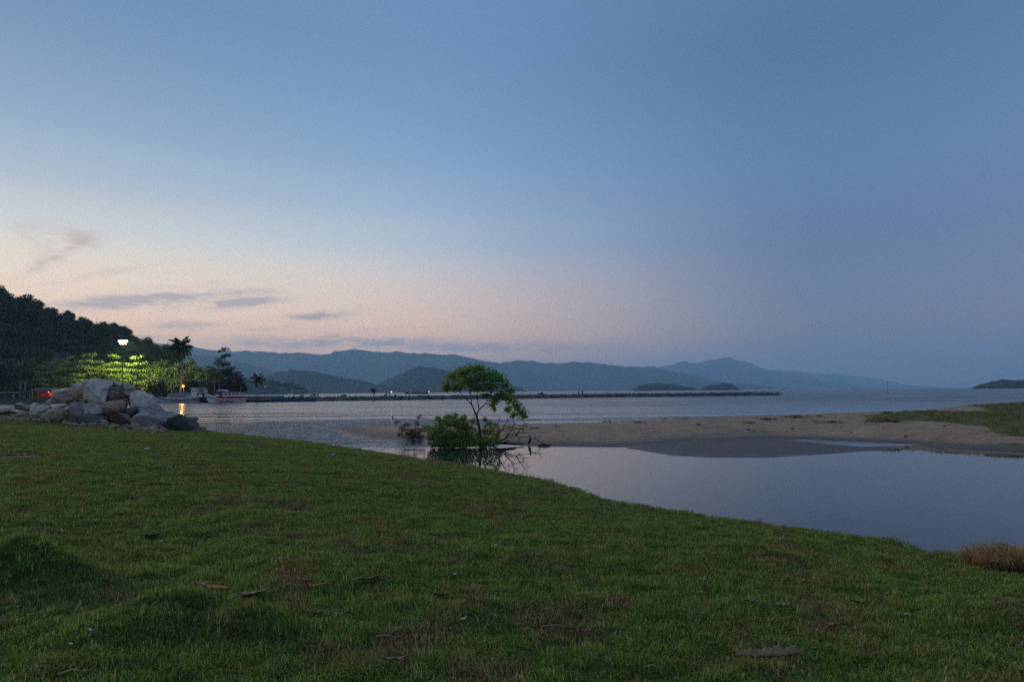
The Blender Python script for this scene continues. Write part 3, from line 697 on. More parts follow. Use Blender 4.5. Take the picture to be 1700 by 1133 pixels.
for P, r in limbs:
    b = MB(); b.tube([loc(p) for p in P], [r * (1 - .7 * i / (len(P) - 1)) for i in range(len(P))], 6); b.build('branch', bark, root, True)
rg = np.random.default_rng(77); cl = []
CROWN = [(790, 613, 20, 8), (768, 618, 18, 9), (752, 626, 15, 9), (742, 640, 9, 9), (757, 644, 14, 7), (775, 634, 20, 11), (800, 626, 22, 12), (815, 622, 14, 10), (828, 630, 14, 11), (838, 640, 10, 9), (812, 642, 18, 9), (790, 645, 16, 7),
         (832, 656, 14, 8), (846, 664, 12, 9), (858, 674, 11, 9), (866, 686, 10, 8), (842, 680, 7, 6), (853, 690, 6, 6), (818, 672, 7, 6), (820, 680, 4, 5), (848, 650, 8, 5), (740, 648, 7, 5), (806, 657, 10, 5), (870, 692, 6, 4), (822, 664, 10, 5)]
for px, py, a, b in CROWN:
    p = mp(px, py, rg.normal() * .45); s = YT / FPX; cl.append((loc(p), (a * s * 1.1, min(a * s * 1.2, .85), b * s * 1.12)))
v, f = leaf_clumps(cl, 8800, .118, rg, .52, .35, .05); link('crown', np_mesh('crown', v, f), mangrove_leaf, root)
tag(root, 'slender green mangrove tree leaning over the pond at the end of the sandbank', 'tree')

def shrub(name, label, base_px, base_py, Y, clumps, n, leaf, mat, seed, stems=9, cat='shrub', up=.35, shell=.3, aspect=.5, stem_r=.014):
    rg = np.random.default_rng(seed); b0 = at_y(base_px, base_py, Y); root = empty(name, (b0.x, Y, b0.z)); O = root.location.copy()
    cl = []; s = Y / FPX
    for px, py, a, b in clumps:
        p = at_y(px, py, Y + rg.normal() * .3); cl.append((p - O, (a * s, a * s * .95, b * s)))
    m = MB()
    for k in range(stems):
        c = cl[k % len(cl)][0]; e = Vector(c) + Vector(rg.normal(size=3) * .12); mid = Vector((e.x * .45 + rg.normal() * .05, e.y * .4, e.z * .5 - .02))
        m.tube([(rg.normal() * .08, rg.normal() * .08, -.15), mid, e], [stem_r, stem_r * .8, stem_r * .35], 5)
    m.build('stems', bark, root, True)
    v, f = leaf_clumps(cl, n, leaf, rg, aspect, up, shell); link('foliage', np_mesh('foliage', v, f), mat, root)
    return tag(root, label, cat)
shrub('mangrove_bush', 'dense bright green mangrove bush at the water edge left of the mangrove trunk', 752, 740, 34.0,
      [(722, 718, 14, 14), (735, 705, 15, 12), (750, 700, 16, 13), (765, 706, 16, 13), (778, 716, 14, 13), (740, 722, 18, 12), (760, 724, 20, 12), (730, 731, 16, 7), (752, 734, 22, 7), (774, 732, 18, 8), (745, 693, 7, 6), (757, 690, 5, 5), (714, 728, 8, 8), (770, 694, 6, 6), (720, 738, 13, 6), (742, 740, 18, 5), (765, 740, 18, 5), (784, 738, 12, 6), (728, 696, 7, 5), (710, 712, 7, 7), (785, 700, 6, 6)], 6800, .115, bush_leaf, 81, 14)
shrub('mangrove_bush', 'darker open mangrove bush at the water edge right of the mangrove trunk', 808, 741, 34.3,
      [(800, 722, 13, 10), (812, 715, 13, 9), (822, 727, 11, 9), (806, 733, 16, 6), (790, 728, 10, 9), (828, 716, 6, 6), (813, 703, 7, 6), (805, 697, 5, 5), (822, 708, 6, 5), (800, 740, 12, 5), (818, 739, 11, 5), (830, 734, 7, 5)], 1700, .11, mangrove_leaf, 82, 10)
red_leaf = leafmat('reddish_leaf', (.10, .10, .035), (.15, .095, .052), scale=2.0, trans=.3, rnd=0)
shrub('sparse_shrub', 'small sparse reddish-green shrub on the sandbank tip left of the mangrove', 686, 729, 39.6,
      [(668, 712, 9, 5), (680, 717, 12, 7), (694, 716, 12, 7), (676, 706, 8, 4), (692, 704, 6, 5), (660, 701, 6, 3), (652, 694, 3, 2), (694, 694, 4, 4), (686, 724, 16, 4), (704, 712, 7, 6), (698, 690, 2, 2), (678, 727, 11, 4), (694, 727, 12, 4), (686, 721, 15, 6), (664, 722, 8, 4), (672, 698, 3, 3), (656, 706, 3, 2)], 1300, .12, red_leaf, 83, 16)
# long bare sprays reaching out of the two shrubs' tops belong to a dead branch thicket on the right
root = empty('dead_branches', (mp(846, 740).x, 35.0, 0)); O = root.location.copy(); rg = np.random.default_rng(91); m_all = []
def twig(P, r, depth=0):
    b = MB(); b.tube([Vector(p) - O for p in P], [r * (1 - .75 * i / (len(P) - 1)) for i in range(len(P))], 5); b.build('branch', dead_wood, root, True)
    if depth < 2:
        for k in range(4 if depth == 0 else 2):
            i = 1 + int(rg.integers(len(P) - 1)); s_ = P[i - 1].lerp(P[i], rg.random()); L = (.42, .22)[depth] * (.6 + .8 * rg.random())
            d = Vector((rg.normal() * .8 + .25, rg.normal() * .5, rg.normal() * .55 + .25)).normalized() * L
            q = s_ + d; q.z = max(q.z, .04); twig([s_, s_ + d * .5 + Vector((0, 0, .04)), q], r * .45, depth + 1)
def dp(px, py, dy=0.): return at_y(px, py, 35.0 + dy)
for P in ([dp(822, 738), dp(838, 728), dp(858, 725, .2), dp(878, 727, .3), dp(892, 731, .3), dp(903, 739, .3)],
          [dp(822, 735), dp(832, 715, -.2), dp(840, 703, -.3), dp(849, 694, -.3)], [dp(825, 737), dp(845, 723, .4), dp(868, 718, .5), dp(885, 720, .5)],
          [dp(820, 732), dp(834, 712), dp(855, 711, .2), dp(872, 716, .3)], [dp(840, 726), dp(849, 716), dp(853, 704), dp(851, 693)],
          [dp(826, 738, -.3), dp(845, 733, -.5), dp(862, 734, -.6)], [dp(856, 725, .2), dp(864, 712, .2), dp(871, 702, .2)], [dp(830, 720), dp(826, 704), dp(832, 690)]):
    twig(P, .034)
tag(root, 'tangle of bare dead branches arching over the pond right of the mangrove', 'branches')
b = MB(); b.tube([dp(822, 736, -.3), dp(842, 737.0, -.2), dp(870, 738.2, 0)], [.07, .06, .035], 7); tag(b.build('driftwood_log', dead_wood, None, True), 'dark straight log lying at the waterline under the dead branches', 'log')
# bank twigs
for px, py, z, lab, cnt, hh in ((522, 733, .30, 'thin bare twig sticking up from the lawn edge beside the running creek', 4, .55), (1030, 836, .22, 'small tuft of dark twigs at the lawn edge above the still pond', 10, .14),
                      (862, 793, .12, 'heap of small dark twigs washed up on the muddy lawn edge', 16, .22), (905, 800, .10, 'dark washed-up weed on the muddy edge right of the twig heap', 9, .10)):
    p = at(px, py, z); b = MB(); g = lz(p.x, p.y)
    for k in range(cnt):
        d = Vector((rg.normal() * .5, rg.normal() * .25, abs(rg.normal()) * .5 + .3)).normalized() * hh * (.5 + rg.random()); s_ = Vector((p.x + rg.normal() * hh * .6, p.y + rg.normal() * .08, g - .02))
        b.tube([s_, s_ + d * .5 + Vector((rg.normal() * .03, 0, .01)), s_ + d], [.008, .006, .003], 4)
    tag(b.build('twigs', dead_wood), lab, 'twigs')

# ---- grass
def clump_mesh(seed, blades, h, spread, wd):
    rg = np.random.default_rng(seed); V = []; Fc = []
    for k in range(blades):
        a = rg.random() * 6.28; r = spread * math.sqrt(rg.random()); bx, by = math.cos(a) * r, math.sin(a) * r
        az = rg.random() * 6.28; tilt = .25 + .9 * rg.random(); hh = h * (.55 + .8 * rg.random()); dx, dy = math.cos(az), math.sin(az); sx, sy = -dy * wd * .5, dx * wd * .5
        m1 = (bx + dx * hh * .25 * tilt, by + dy * hh * .25 * tilt, hh * .55); t = (bx + dx * hh * .85 * tilt, by + dy * hh * .85 * tilt, hh * (1 - .35 * tilt)); n = len(V)
        V += [(bx - sx, by - sy, -.01), (bx + sx, by + sy, -.01), (m1[0] + sx * .8, m1[1] + sy * .8, m1[2]), (m1[0] - sx * .8, m1[1] - sy * .8, m1[2]), t]
        Fc += [(n, n + 1, n + 2, n + 3), (n + 3, n + 2, n + 4)]
    me = bpy.data.meshes.new('grass_clump'); me.from_pydata(V, [], Fc); return me
def scatter(name, pts, rot, scl, meshes, label):
    col = bpy.data.collections.new(name + '_kinds')
    for k, me in enumerate(meshes): col.objects.link(bpy.data.objects.new('grass_clump', me))
    me = bpy.data.meshes.new(name); me.vertices.add(len(pts)); me.vertices.foreach_set('co', np.asarray(pts, np.float32).ravel())
    a = me.attributes.new('turn', 'FLOAT_VECTOR', 'POINT'); a.data.foreach_set('vector', np.asarray(rot, np.float32).ravel())
    a = me.attributes.new('size', 'FLOAT_VECTOR', 'POINT'); a.data.foreach_set('vector', np.asarray(scl, np.float32).ravel())
    o = bpy.data.objects.new(name, me); C.objects.link(o); tag(o, label, 'grass', kind='stuff')
    ng = bpy.data.node_groups.new(name, 'GeometryNodeTree')
    ng.interface.new_socket('Geometry', in_out='INPUT', socket_type='NodeSocketGeometry'); ng.interface.new_socket('Geometry', in_out='OUTPUT', socket_type='NodeSocketGeometry')
    gi = ng.nodes.new('NodeGroupInput'); go = ng.nodes.new('NodeGroupOutput'); ip = ng.nodes.new('GeometryNodeInstanceOnPoints'); ci = ng.nodes.new('GeometryNodeCollectionInfo')
    ci.inputs['Collection'].default_value = col; ci.inputs['Separate Children'].default_value = True; ci.inputs['Reset Children'].default_value = True
    na = ng.nodes.new('GeometryNodeInputNamedAttribute'); na.data_type = 'FLOAT_VECTOR'; na.inputs['Name'].default_value = 'turn'
    nb = ng.nodes.new('GeometryNodeInputNamedAttribute'); nb.data_type = 'FLOAT_VECTOR'; nb.inputs['Name'].default_value = 'size'
    ip.inputs['Pick Instance'].default_value = True
    L = ng.links.new; L(gi.outputs[0], ip.inputs['Points']); L(ci.outputs[0], ip.inputs['Instance']); L(na.outputs['Attribute'], ip.inputs['Rotation']); L(nb.outputs['Attribute'], ip.inputs['Scale']); L(ip.outputs[0], go.inputs[0])
    md = o.modifiers.new('scatter', 'NODES'); md.node_group = ng; return o
blade_mat = lawn_material('grass_blades', True)
kinds = [clump_mesh(500 + i, 24, .029, .085, .0055) for i in range(5)] + [clump_mesh(510, 12, .052, .05, .005)]
for me in kinds: me.materials.append(blade_mat)
rg = np.random.default_rng(3); PX = []; PY = []; SC = []
for y0, y1, dens, sc in ((1.2, 3, 260, 1.0), (3, 6, 430, 1.0), (6, 9, 300, 1.15), (9, 13, 210, 1.35), (13, 19, 120, 1.6), (19, 28, 62, 1.9), (28, 42, 28, 2.3), (42, 66, 11, 2.7)):
    xw = .80 * y1 + 2.0; xl = -xw - (8 if y0 > 20 else 0); xr = min(xw, 14); n = int(dens * (y1 - y0) * (xr - xl))
    PX.append(xl + rg.random(n) * (xr - xl)); PY.append(y0 + rg.random(n) * (y1 - y0)); SC.append(np.full(n, sc))
PX = np.concatenate(PX); PY = np.concatenate(PY); SC = np.concatenate(SC); PZ = lawn_z(PX, PY)
dd = sdist(PX, PY, LAWN_POLY)
thin = fbm(PX * .8, PY * .8, 71, 3); near_m = np.zeros(len(PX))
for mx, my, rx, ry, h in MOUNDS: near_m = np.maximum(near_m, .5 * np.exp(-(((PX - mx) / rx) ** 2 + ((PY - my) / ry) ** 2) * .6))
ok = (dd > -.15) & (PZ > .2) & (thin * 1.25 + rg.random(len(PX)) * .42 + near_m > -.06) & ~((np.abs(PX - pc.x) < .8) & (np.abs(PY - pc.y) < .5))
PX, PY, PZ, SC, dd = PX[ok], PY[ok], PZ[ok], SC[ok], dd[ok]; n = len(PX)
hv = 1 + .9 * fbm(PX * .6, PY * .6, 90, 3) + .25 * rg.normal(size=n)
hv = hv * np.where((dd < .30) & (PY > 8), 1.0 + 5.0 * np.clip(fbm(PX * 2.3, PY * 2.3, 44, 3) + .08, 0, .5), 1.0); scl = np.stack([SC, SC, np.clip(np.minimum(SC, 1.25) * hv, .4, 3.2)], -1)
rot = np.stack([rg.normal(size=n) * .12, rg.normal(size=n) * .12, rg.random(n) * 6.28], -1)
scatter('lawn_grass', np.stack([PX, PY, PZ], -1), rot, scl, kinds, 'short green grass growing all over the lawn in the foreground')
# beach grass on the right half of the sandbank
bar_blade = leafmat('beach_grass', (.085, .130, .034), (.190, .155, .055), scale=.6, trans=.25, rnd=0)
bk = [clump_mesh(600 + i, 16, .22, .22, .022) for i in range(4)]
for me in bk: me.materials.append(bar_blade)
n = 26000; X = 18 + rg.random(n) * 62; Y = 28 + rg.random(n) * 58; Z = sand_z(X, Y); cv = cover(X, Y, Z); ok = (Z > .02) & (cv * (.6 + .6 * rg.random(n)) > .5)
X, Y, Z = X[ok], Y[ok], Z[ok]; n = len(X); s_ = .6 + .7 * rg.random(n) + 1.1 * np.clip(fbm(X * .3, Y * .3, 12), 0, 1); s_ = np.where(Z < .3, s_ * .35, s_ * .62)
scatter('beach_grass', np.stack([X, Y, Z], -1), np.stack([rg.normal(size=n) * .1, rg.normal(size=n) * .1, rg.random(n) * 6.28], -1), np.stack([s_, s_, s_], -1), bk, 'low green and straw-coloured grass covering the right half of the sandbank')

# dry straw tussock at the right-hand bank
tp = at(1668, 938, .42); tz = lz(tp.x, tp.y); b = MB(); rg = np.random.default_rng(55)
for k in range(1500):
    a = rg.random() * 6.28; r = .42 * math.sqrt(rg.random()); h = .36 * (.6 + .7 * rg.random()) * (1.15 - r); az = a + rg.normal() * .7; s_ = Vector((math.cos(a) * r * 1.25, math.sin(a) * r * .8, -.03)); o_ = h * (.35 + .9 * r + .3 * rg.random())
    d = Vector((math.cos(az) * o_, math.sin(az) * o_, 0)); w_ = Vector((-math.sin(az), math.cos(az), 0)) * .0045
    b.add([s_ - w_, s_ + w_, s_ + d * .4 + w_ + Vector((0, 0, h * .75)), s_ + d * .4 - w_ + Vector((0, 0, h * .75)), s_ + d + Vector((0, 0, h * (.95 - .5 * rg.random())))], [(0, 1, 2, 3), (3, 2, 4)])
tag(b.build('dry_grass_tussock', leafmat('straw', (.44, .27, .105), (.28, .19, .07), scale=3, trans=.3, rnd=0), loc=(tp.x, tp.y, tz)), 'brown tussock of dry straw-like grass at the right end of the lawn edge', 'grass tuft')

# weed and driftwood clumps on the crest of the sandbank
spots = [(1355, 684, 1.0), (1392, 684.5, .7), (1290, 688, .8), (1200, 692, .5), (1135, 696, .45), (1010, 701, .4), (960, 702, .35), (1330, 694, .9), (1275, 698, .7), (1475, 701, 1.0), (1450, 702, .8), (1240, 703, .5), (1060, 703, .5), (1105, 697, .4), (1485, 683, .8), (1470, 687, .7), (925, 709, .3), (885, 712, .35), (1160, 706, .4), (1376, 702, .6)]
weed = leafmat('beach_weed', (.11, .088, .045), (.16, .11, .055), scale=3, trans=.15, rnd=.2)
wm = []
for i in range(3):
    rg = np.random.default_rng(700 + i); v, f = leaf_clumps([((rg.normal() * .45, rg.normal() * .25, .04 + .05 * rg.random()), (.12 + .3 * rg.random(), .2, .04 + .12 * rg.random())) for _ in range(9)], 420, .13, rg, .22, .3, .0); wm.append(np_mesh('weed', v, f))
for i, (px, py, s_) in enumerate(spots):
    p = at(px, py, .7)
    for _ in range(20): p = at(px, py, .5 * p.z + .5 * sz(p.x, p.y))
    o = link('beach_weed', wm[i % 3], weed, loc=(p.x, p.y, sz(p.x, p.y) + .01)); o.scale = (s_ * 1.3, s_ * 1.2, s_ * 1.1); o.rotation_euler = (0, 0, i * 1.3)
    tag(o, 'low clump of dry brown beach weed lying on the sandbank', 'weed', 'weed clumps on the sandbank')

# tide-line scraps strewn along the sandbank
rg = np.random.default_rng(66); V = []; n = 5200; X = -12 + rg.random(n) * 62; Y = 32 + rg.random(n) * 34; Z = sand_z(X, Y)
ok = (Z > .16) & (cover(X, Y, Z) < .5) & ((fbm(X * .22, Y * .75, 77, 4) > .10) | (rg.random(n) < .10)); X, Y, Z = X[ok], Y[ok], Z[ok]; n = len(X)
v, f = leaves(np.stack([X, Y, Z + .03], -1), np.array([0, 0, 1.0]) + .6 * rg.normal(size=(n, 3)), .07 + .22 * rg.random(n) ** 3, rg, .35)
tag(link('beach_litter', np_mesh('beach_litter', v, f), weed), 'fine dark strands of weed and litter strewn in lines over the sandbank', 'litter', kind='stuff')
# ================================================================== ROCKS
def rock_mesh(seed, dim, npts=16, rough=.05, sub=2, bevel=.10, boxy=.6):
    """angular broken boulder: hull of random points, worn edges, chipped faces"""
    rg = random.Random(seed); bm = bmesh.new()
    for k in range(npts):
        v = Vector((rg.uniform(-1, 1), rg.uniform(-1, 1), rg.uniform(-1, 1)))
        m_ = max(abs(v.x), abs(v.y), abs(v.z)); l_ = v.length
        v = v / (boxy * m_ + (1 - boxy) * l_) * rg.uniform(.86, 1.0)
        bm.verts.new((v.x * dim[0] / 2, v.y * dim[1] / 2, v.z * dim[2] / 2))
    r = bmesh.ops.convex_hull(bm, input=bm.verts)
    bmesh.ops.delete(bm, geom=[e for e in r['geom_interior'] if isinstance(e, bmesh.types.BMVert)], context='VERTS')
    bmesh.ops.dissolve_limit(bm, angle_limit=R(9), verts=bm.verts, edges=bm.edges)
    s = min(dim)
    bmesh.ops.bevel(bm, geom=list(bm.edges), offset=s * bevel * .5, segments=1, affect='EDGES', profile=.6)
    bmesh.ops.triangulate(bm, faces=bm.faces)
    if sub:
        for _ in range(sub): bmesh.ops.subdivide_edges(bm, edges=[e for e in bm.edges if e.calc_length() > s * .085], cuts=1, use_grid_fill=True)
        bmesh.ops.triangulate(bm, faces=bm.faces); bm.normal_update(); o = seed * 3.7
        for v in bm.verts:
            c = v.co / s; q = Vector((c.x * 1.7 + o, c.y * 1.7, c.z * 1.7)); q2 = Vector((c.x * 5 + o, c.y * 5, c.z * 5 - o))
            v.co += v.normal * s * rough * (mnoise.noise(q) * 1.5 + mnoise.noise(q2) * .9 + (abs(mnoise.noise(Vector((c.x * 2 + o, c.y * 2, c.z * 9)))) - .25) * 1.0)
    me = bpy.data.meshes.new('boulder'); bm.to_mesh(me); bm.free(); return me
def stone_mat(name, c1, c2):
    if name in MATS: return MATS[name]
    m = bpy.data.materials.new(name); m.use_nodes = True; nt = m.node_tree; nt.nodes.clear(); n = Nodes(nt)
    out = n.new('ShaderNodeOutputMaterial'); b = n.new('ShaderNodeBsdfPrincipled'); tc = n.new('ShaderNodeTexCoord').outputs['Object']
    oi = n.new('ShaderNodeObjectInfo').outputs['Random']; vec = n.vm('ADD', tc, n.comb(n.m('MULTIPLY', oi, 50.0), 0.0, 0.0))
    col = n.mix(n.rng(n.noise(vec, 1.1, 4, .6), .35, .65), c1, c2)
    col = n.mix(n.rng(n.noise(vec, 3.6, 6, .72), .50, .68, 0, .7), col, tuple(x * .42 for x in c1))
    col = n.mix(n.rng(n.noise(vec, 8, 5, .7), .55, .68, 0, .6), col, tuple(min(1, x * 1.6) for x in c1))
    col = n.mix(n.rng(n.noise(vec, 2.3, 4, .6, 1.5), .54, .68, 0, .75), col, (.13, .10, .07)); col = n.mix(n.rng(n.noise(n.vm('MULTIPLY', vec, (1, 1, .3)), 2.6, 5, .7, .8), .56, .66, 0, .6), col, tuple(x * .35 for x in c1))
    n.put(b.inputs['Base Color'], col); b.inputs['Roughness'].default_value = .85; b.inputs['Specular IOR Level'].default_value = .2
    bp = n.new('ShaderNodeBump'); bp.inputs['Distance'].default_value = .14; n.put(bp.inputs['Height'], n.m('ADD', n.noise(vec, 3.2, 6, .7), n.m('MULTIPLY', n.noise(vec, 30, 3), .4))); n.put(b.inputs['Normal'], bp.outputs[0])
    nt.links.new(b.outputs[0], out.inputs[0]); MATS[name] = m; return m
ST = {'pale': stone_mat('pale_granite', (.70, .60, .50), (.56, .485, .41)), 'grey': stone_mat('grey_granite', (.52, .45, .385), (.40, .35, .30)), 'blue': stone_mat('blue_granite', (.38, .34, .305), (.27, .245, .225)),
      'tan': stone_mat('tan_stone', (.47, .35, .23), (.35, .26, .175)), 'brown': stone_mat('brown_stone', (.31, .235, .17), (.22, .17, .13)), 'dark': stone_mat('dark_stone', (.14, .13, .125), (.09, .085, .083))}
G1 = 'boulders of the rock pile'
BOULD = [  # px, py, w, h, Y, tilt, kind, seed, label
    (163, 655, 44, 50, 51.2, 8, 'pale', 1, 'tall upright pale boulder at the centre and top of the rock pile'),
    (140, 646, 32, 24, 53.2, -12, 'grey', 2, 'grey boulder at the top left, half hidden behind the tall upright boulder'),
    (121, 655, 56, 21, 51.6, -4, 'pale', 3, 'long flat pale slab left of the tall upright boulder'),
    (201, 645, 44, 22, 52.4, 24, 'grey', 4, 'long sloping grey slab at the top right of the tall upright boulder'),
    (195, 656, 34, 25, 51.6, 0, 'brown', 5, 'round brown boulder right of the tall upright boulder'),
    (191, 676, 40, 26, 50.0, -8, 'tan', 6, 'rounded tan-grey boulder below the round brown boulder'),
    (235, 668, 48, 33, 50.6, 14, 'pale', 7, 'big ribbed pale grey slab on the right shoulder of the pile'),
    (252, 680, 36, 24, 49.2, 18, 'blue', 8, 'blue-grey boulder leaning below the big ribbed slab'),
    (201, 694, 48, 24, 48.4, 6, 'brown', 9, 'broad brown boulder in the front row under the tan-grey one'),
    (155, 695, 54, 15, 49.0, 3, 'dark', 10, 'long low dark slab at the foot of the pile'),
    (153, 682, 40, 16, 49.8, -8, 'grey', 11, 'flat grey boulder under the tall upright boulder'),
    (144, 677, 16, 13, 49.6, 0, 'grey', 12, 'small grey boulder wedged under the long flat pale slab'),
    (122, 686, 42, 30, 49.4, -28, 'blue', 13, 'large blue-grey boulder leaning to the right in the left front'),
    (91, 690, 46, 24, 48.8, -18, 'tan', 14, 'smooth tan boulder at the left front corner of the pile'),
    (101, 673, 28, 24, 51.0, -34, 'pale', 15, 'tilted pale block above the smooth tan boulder'),
    (86, 668, 24, 20, 52.2, -25, 'grey', 16, 'tilted grey block at the upper left edge of the pile'),
    (65, 684, 30, 24, 50.6, 0, 'pale', 17, 'squarish pale block standing left of the smooth tan boulder'),
    (238, 695, 40, 30, 47.4, 12, 'blue', 18, 'dark blue-grey boulder in the front row right of the broad brown one'),
    (270, 699, 42, 30, 46.0, 8, 'blue', 19, 'grey boulder second from the right end of the pile'),
    (303, 702, 48, 27, 45.0, 22, 'dark', 20, 'dark jagged boulder at the right end of the pile beside the water'),
    (333, 715, 20, 6, 44.6, 8, 'dark', 21, 'small dark rock just beyond the right end of the pile'),
    (38, 679, 28, 14, 53.5, 14, 'blue', 22, 'dark blue-grey slab lying left of the squarish pale block'),
    (11, 682, 34, 15, 54.5, -4, 'grey', 23, 'low grey boulder at the left picture edge'),
    (42, 687, 22, 8, 52.6, 0, 'grey', 24, 'small low grey rock under the dark blue-grey slab'),
    (56, 675, 20, 9, 54.0, 0, 'pale', 25, 'small pale rock behind the squarish pale block'),
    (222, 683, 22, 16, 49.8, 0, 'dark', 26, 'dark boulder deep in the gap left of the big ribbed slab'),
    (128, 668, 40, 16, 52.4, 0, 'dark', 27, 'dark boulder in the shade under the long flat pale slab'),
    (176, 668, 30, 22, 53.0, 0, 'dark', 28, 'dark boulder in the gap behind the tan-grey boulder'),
    (225, 655, 26, 18, 53.4, 10, 'grey', 29, 'grey boulder behind the top of the big ribbed slab'),
    (316, 697, 18, 16, 45.6, 30, 'brown', 30, 'small reddish-brown rock on top of the dark right-end boulder'),
    (74, 676, 18, 12, 52.6, 0, 'grey', 31, 'small grey rock between the squarish pale block and the tilted grey block'),
    (280, 689, 26, 14, 47.8, 14, 'blue', 32, 'blue-grey rock behind the second boulder from the right'),
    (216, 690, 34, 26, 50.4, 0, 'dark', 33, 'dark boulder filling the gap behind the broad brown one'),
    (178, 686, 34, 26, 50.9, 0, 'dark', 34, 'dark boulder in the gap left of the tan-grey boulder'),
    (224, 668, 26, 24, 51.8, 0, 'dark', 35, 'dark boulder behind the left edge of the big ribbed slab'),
    (174, 701, 14, 9, 47.8, 5, 'grey', 36, 'small grey stone in front of the long low dark slab'),
    (226, 706, 16, 10, 46.6, -6, 'tan', 37, 'small tan stone in front of the dark blue-grey boulder'),
    (110, 701, 15, 8, 48.2, 0, 'blue', 38, 'small blue-grey stone in front of the smooth tan boulder'),
    (256, 711, 15, 8, 45.4, 6, 'grey', 39, 'small grey stone in front of the second boulder from the right'),
    (213, 653, 16, 12, 51.2, 10, 'blue', 40, 'small blue-grey stone between the round brown boulder and the big ribbed slab'),
    (172, 641, 22, 12, 52.6, -6, 'grey', 41, 'small grey stone on the very top of the pile right of the upright boulder'),
    (136, 667, 18, 11, 50.6, 0, 'tan', 42, 'small tan stone under the right end of the long flat pale slab'),
    (112, 664, 20, 10, 50.9, -8, 'blue', 43, 'small blue-grey stone under the left end of the long flat pale slab'),
    (27, 689, 16, 7, 53.0, 0, 'tan', 44, 'small tan stone between the two leftmost low rocks')]
for px, py, w_, h_, Y, tilt, kd, sd_, lab in BOULD:
    p = at_y(px, py, Y); s = Y / FPX
    if py + h_ / 2 > 690: p.z -= h_ * s * .14
    me = rock_mesh(sd_ * 13 + 5, (w_ * s * 1.08, max(w_, h_) * s * .9, h_ * s * (1.3 if py + h_ / 2 > 690 else 1.10)), 13 if sd_ not in (5, 6, 14) else 40, .034, 3, .05 if sd_ not in (5, 6, 14) else .25, .80 if sd_ not in (5, 6, 14) else .35)
    o = link('boulder', me, ST[kd], smooth=True, loc=p); me.set_sharp_from_angle(angle=R(38)); o.rotation_euler = (random.uniform(-.15, .15), R(tilt), random.uniform(-.35, .35))
    tag(o, lab, 'boulder', G1)
# rubble and gravel along the foot of the pile
rg = np.random.default_rng(8); V = []; Fc = []
base_m = [rock_mesh(900 + i, (1, 1, .7), 10, 0, 0, .12) for i in range(4)]
for i in range(900):
    px = 100 + 175 * rg.random(); py = np.interp(px, [100, 160, 220, 260, 280], [702, 705, 709, 715, 717]) + 3.0 * rg.normal()
    p = at(px, py, .6); p = at(px, py, lz(p.x, p.y)); s = .09 + .26 * rg.random() ** 3
    me = base_m[i % 4]; a = rg.random() * 6.28; n = len(V)
    for v in me.vertices:
        x, y, z = v.co * s; V.append((p.x + x * math.cos(a) - y * math.sin(a), p.y + x * math.sin(a) + y * math.cos(a), lz(p.x, p.y) + z + s * .2) if False else (p.x + x * math.cos(a) - y * math.sin(a), p.y + x * math.sin(a) + y * math.cos(a), p.z + z + s * .3))
    Fc += [tuple(n + k for k in f.vertices) for f in me.polygons]
me = bpy.data.meshes.new('gravel'); me.from_pydata(V, [], Fc); tag(link('gravel', me, ST['tan']), 'pale loose gravel and rubble along the foot of the boulder pile', 'gravel', kind='stuff')

# ================================================================== BREAKWATER
bw0, bw1 = Vector((-86, 224, 0)), Vector((119, 309, 0)); axis = (bw1 - bw0).normalized(); nor = Vector((-axis.y, axis.x, 0)); LB = (bw1 - bw0).length
root = empty('breakwater', bw0); mb = MB(); vs = []; K = 40
for i in range(K + 1):
    t = LB * i / K; e = 1 - max(0, (i - K + 1)) * .5
    for s_, z in ((-4.6 * e, -.5), (-2.4 * e, 1.05), (2.4 * e, 1.05), (4.6 * e, -.5)): vs.append(axis * t + nor * s_ + Vector((0, 0, z)))
mb.add(vs, [(i * 4 + k, i * 4 + k + 1, i * 4 + k + 5, i * 4 + k + 4) for i in range(K) for k in range(3)] + [(K * 4, K * 4 + 1, K * 4 + 2, K * 4 + 3)])
mb.build('core', ST['dark'], root)
rg = np.random.default_rng(31); V = []; Fc = []
for i in range(2300):
    t = LB * rg.random(); s_ = rg.uniform(-4.6, 3.6); z = float(np.interp(s_, [-4.6, -2.4, 2.4, 4.6], [.05, 1.1, 1.1, .05])); p = axis * t + nor * s_ + Vector((0, 0, z + .1 * rg.normal())); me = base_m[i % 4]; n = len(V); s = .55 + .75 * rg.random(); a = rg.random() * 6.28; b_ = rg.normal() * .6
    M = Matrix.Rotation(a, 3, 'Z') @ Matrix.Rotation(b_, 3, 'X')
    V += [tuple(p + (M @ v.co) * s) for v in me.vertices]; Fc += [tuple(n + k for k in f.vertices) for f in me.polygons]
me = bpy.data.meshes.new('armour_stones'); me.from_pydata(V, [], Fc); o = link('armour_stones', me, stone_mat('breakwater_stone', (.17, .155, .14), (.09, .085, .08)), root); tag(o, kind='stuff')
tag(root, 'long low dark stone breakwater running out across the bay', 'breakwater')
def on_bw(px, off=0.0):
    """point of the breakwater's crest in the direction of a pixel column"""
    d = ray(px, 650); k = d.x / d.y     # x = k*y
    a = (k * bw0.y - bw0.x) / (axis.x - k * axis.y); p = bw0 + axis * a + nor * off; return Vector((p.x, p.y, 1.12))

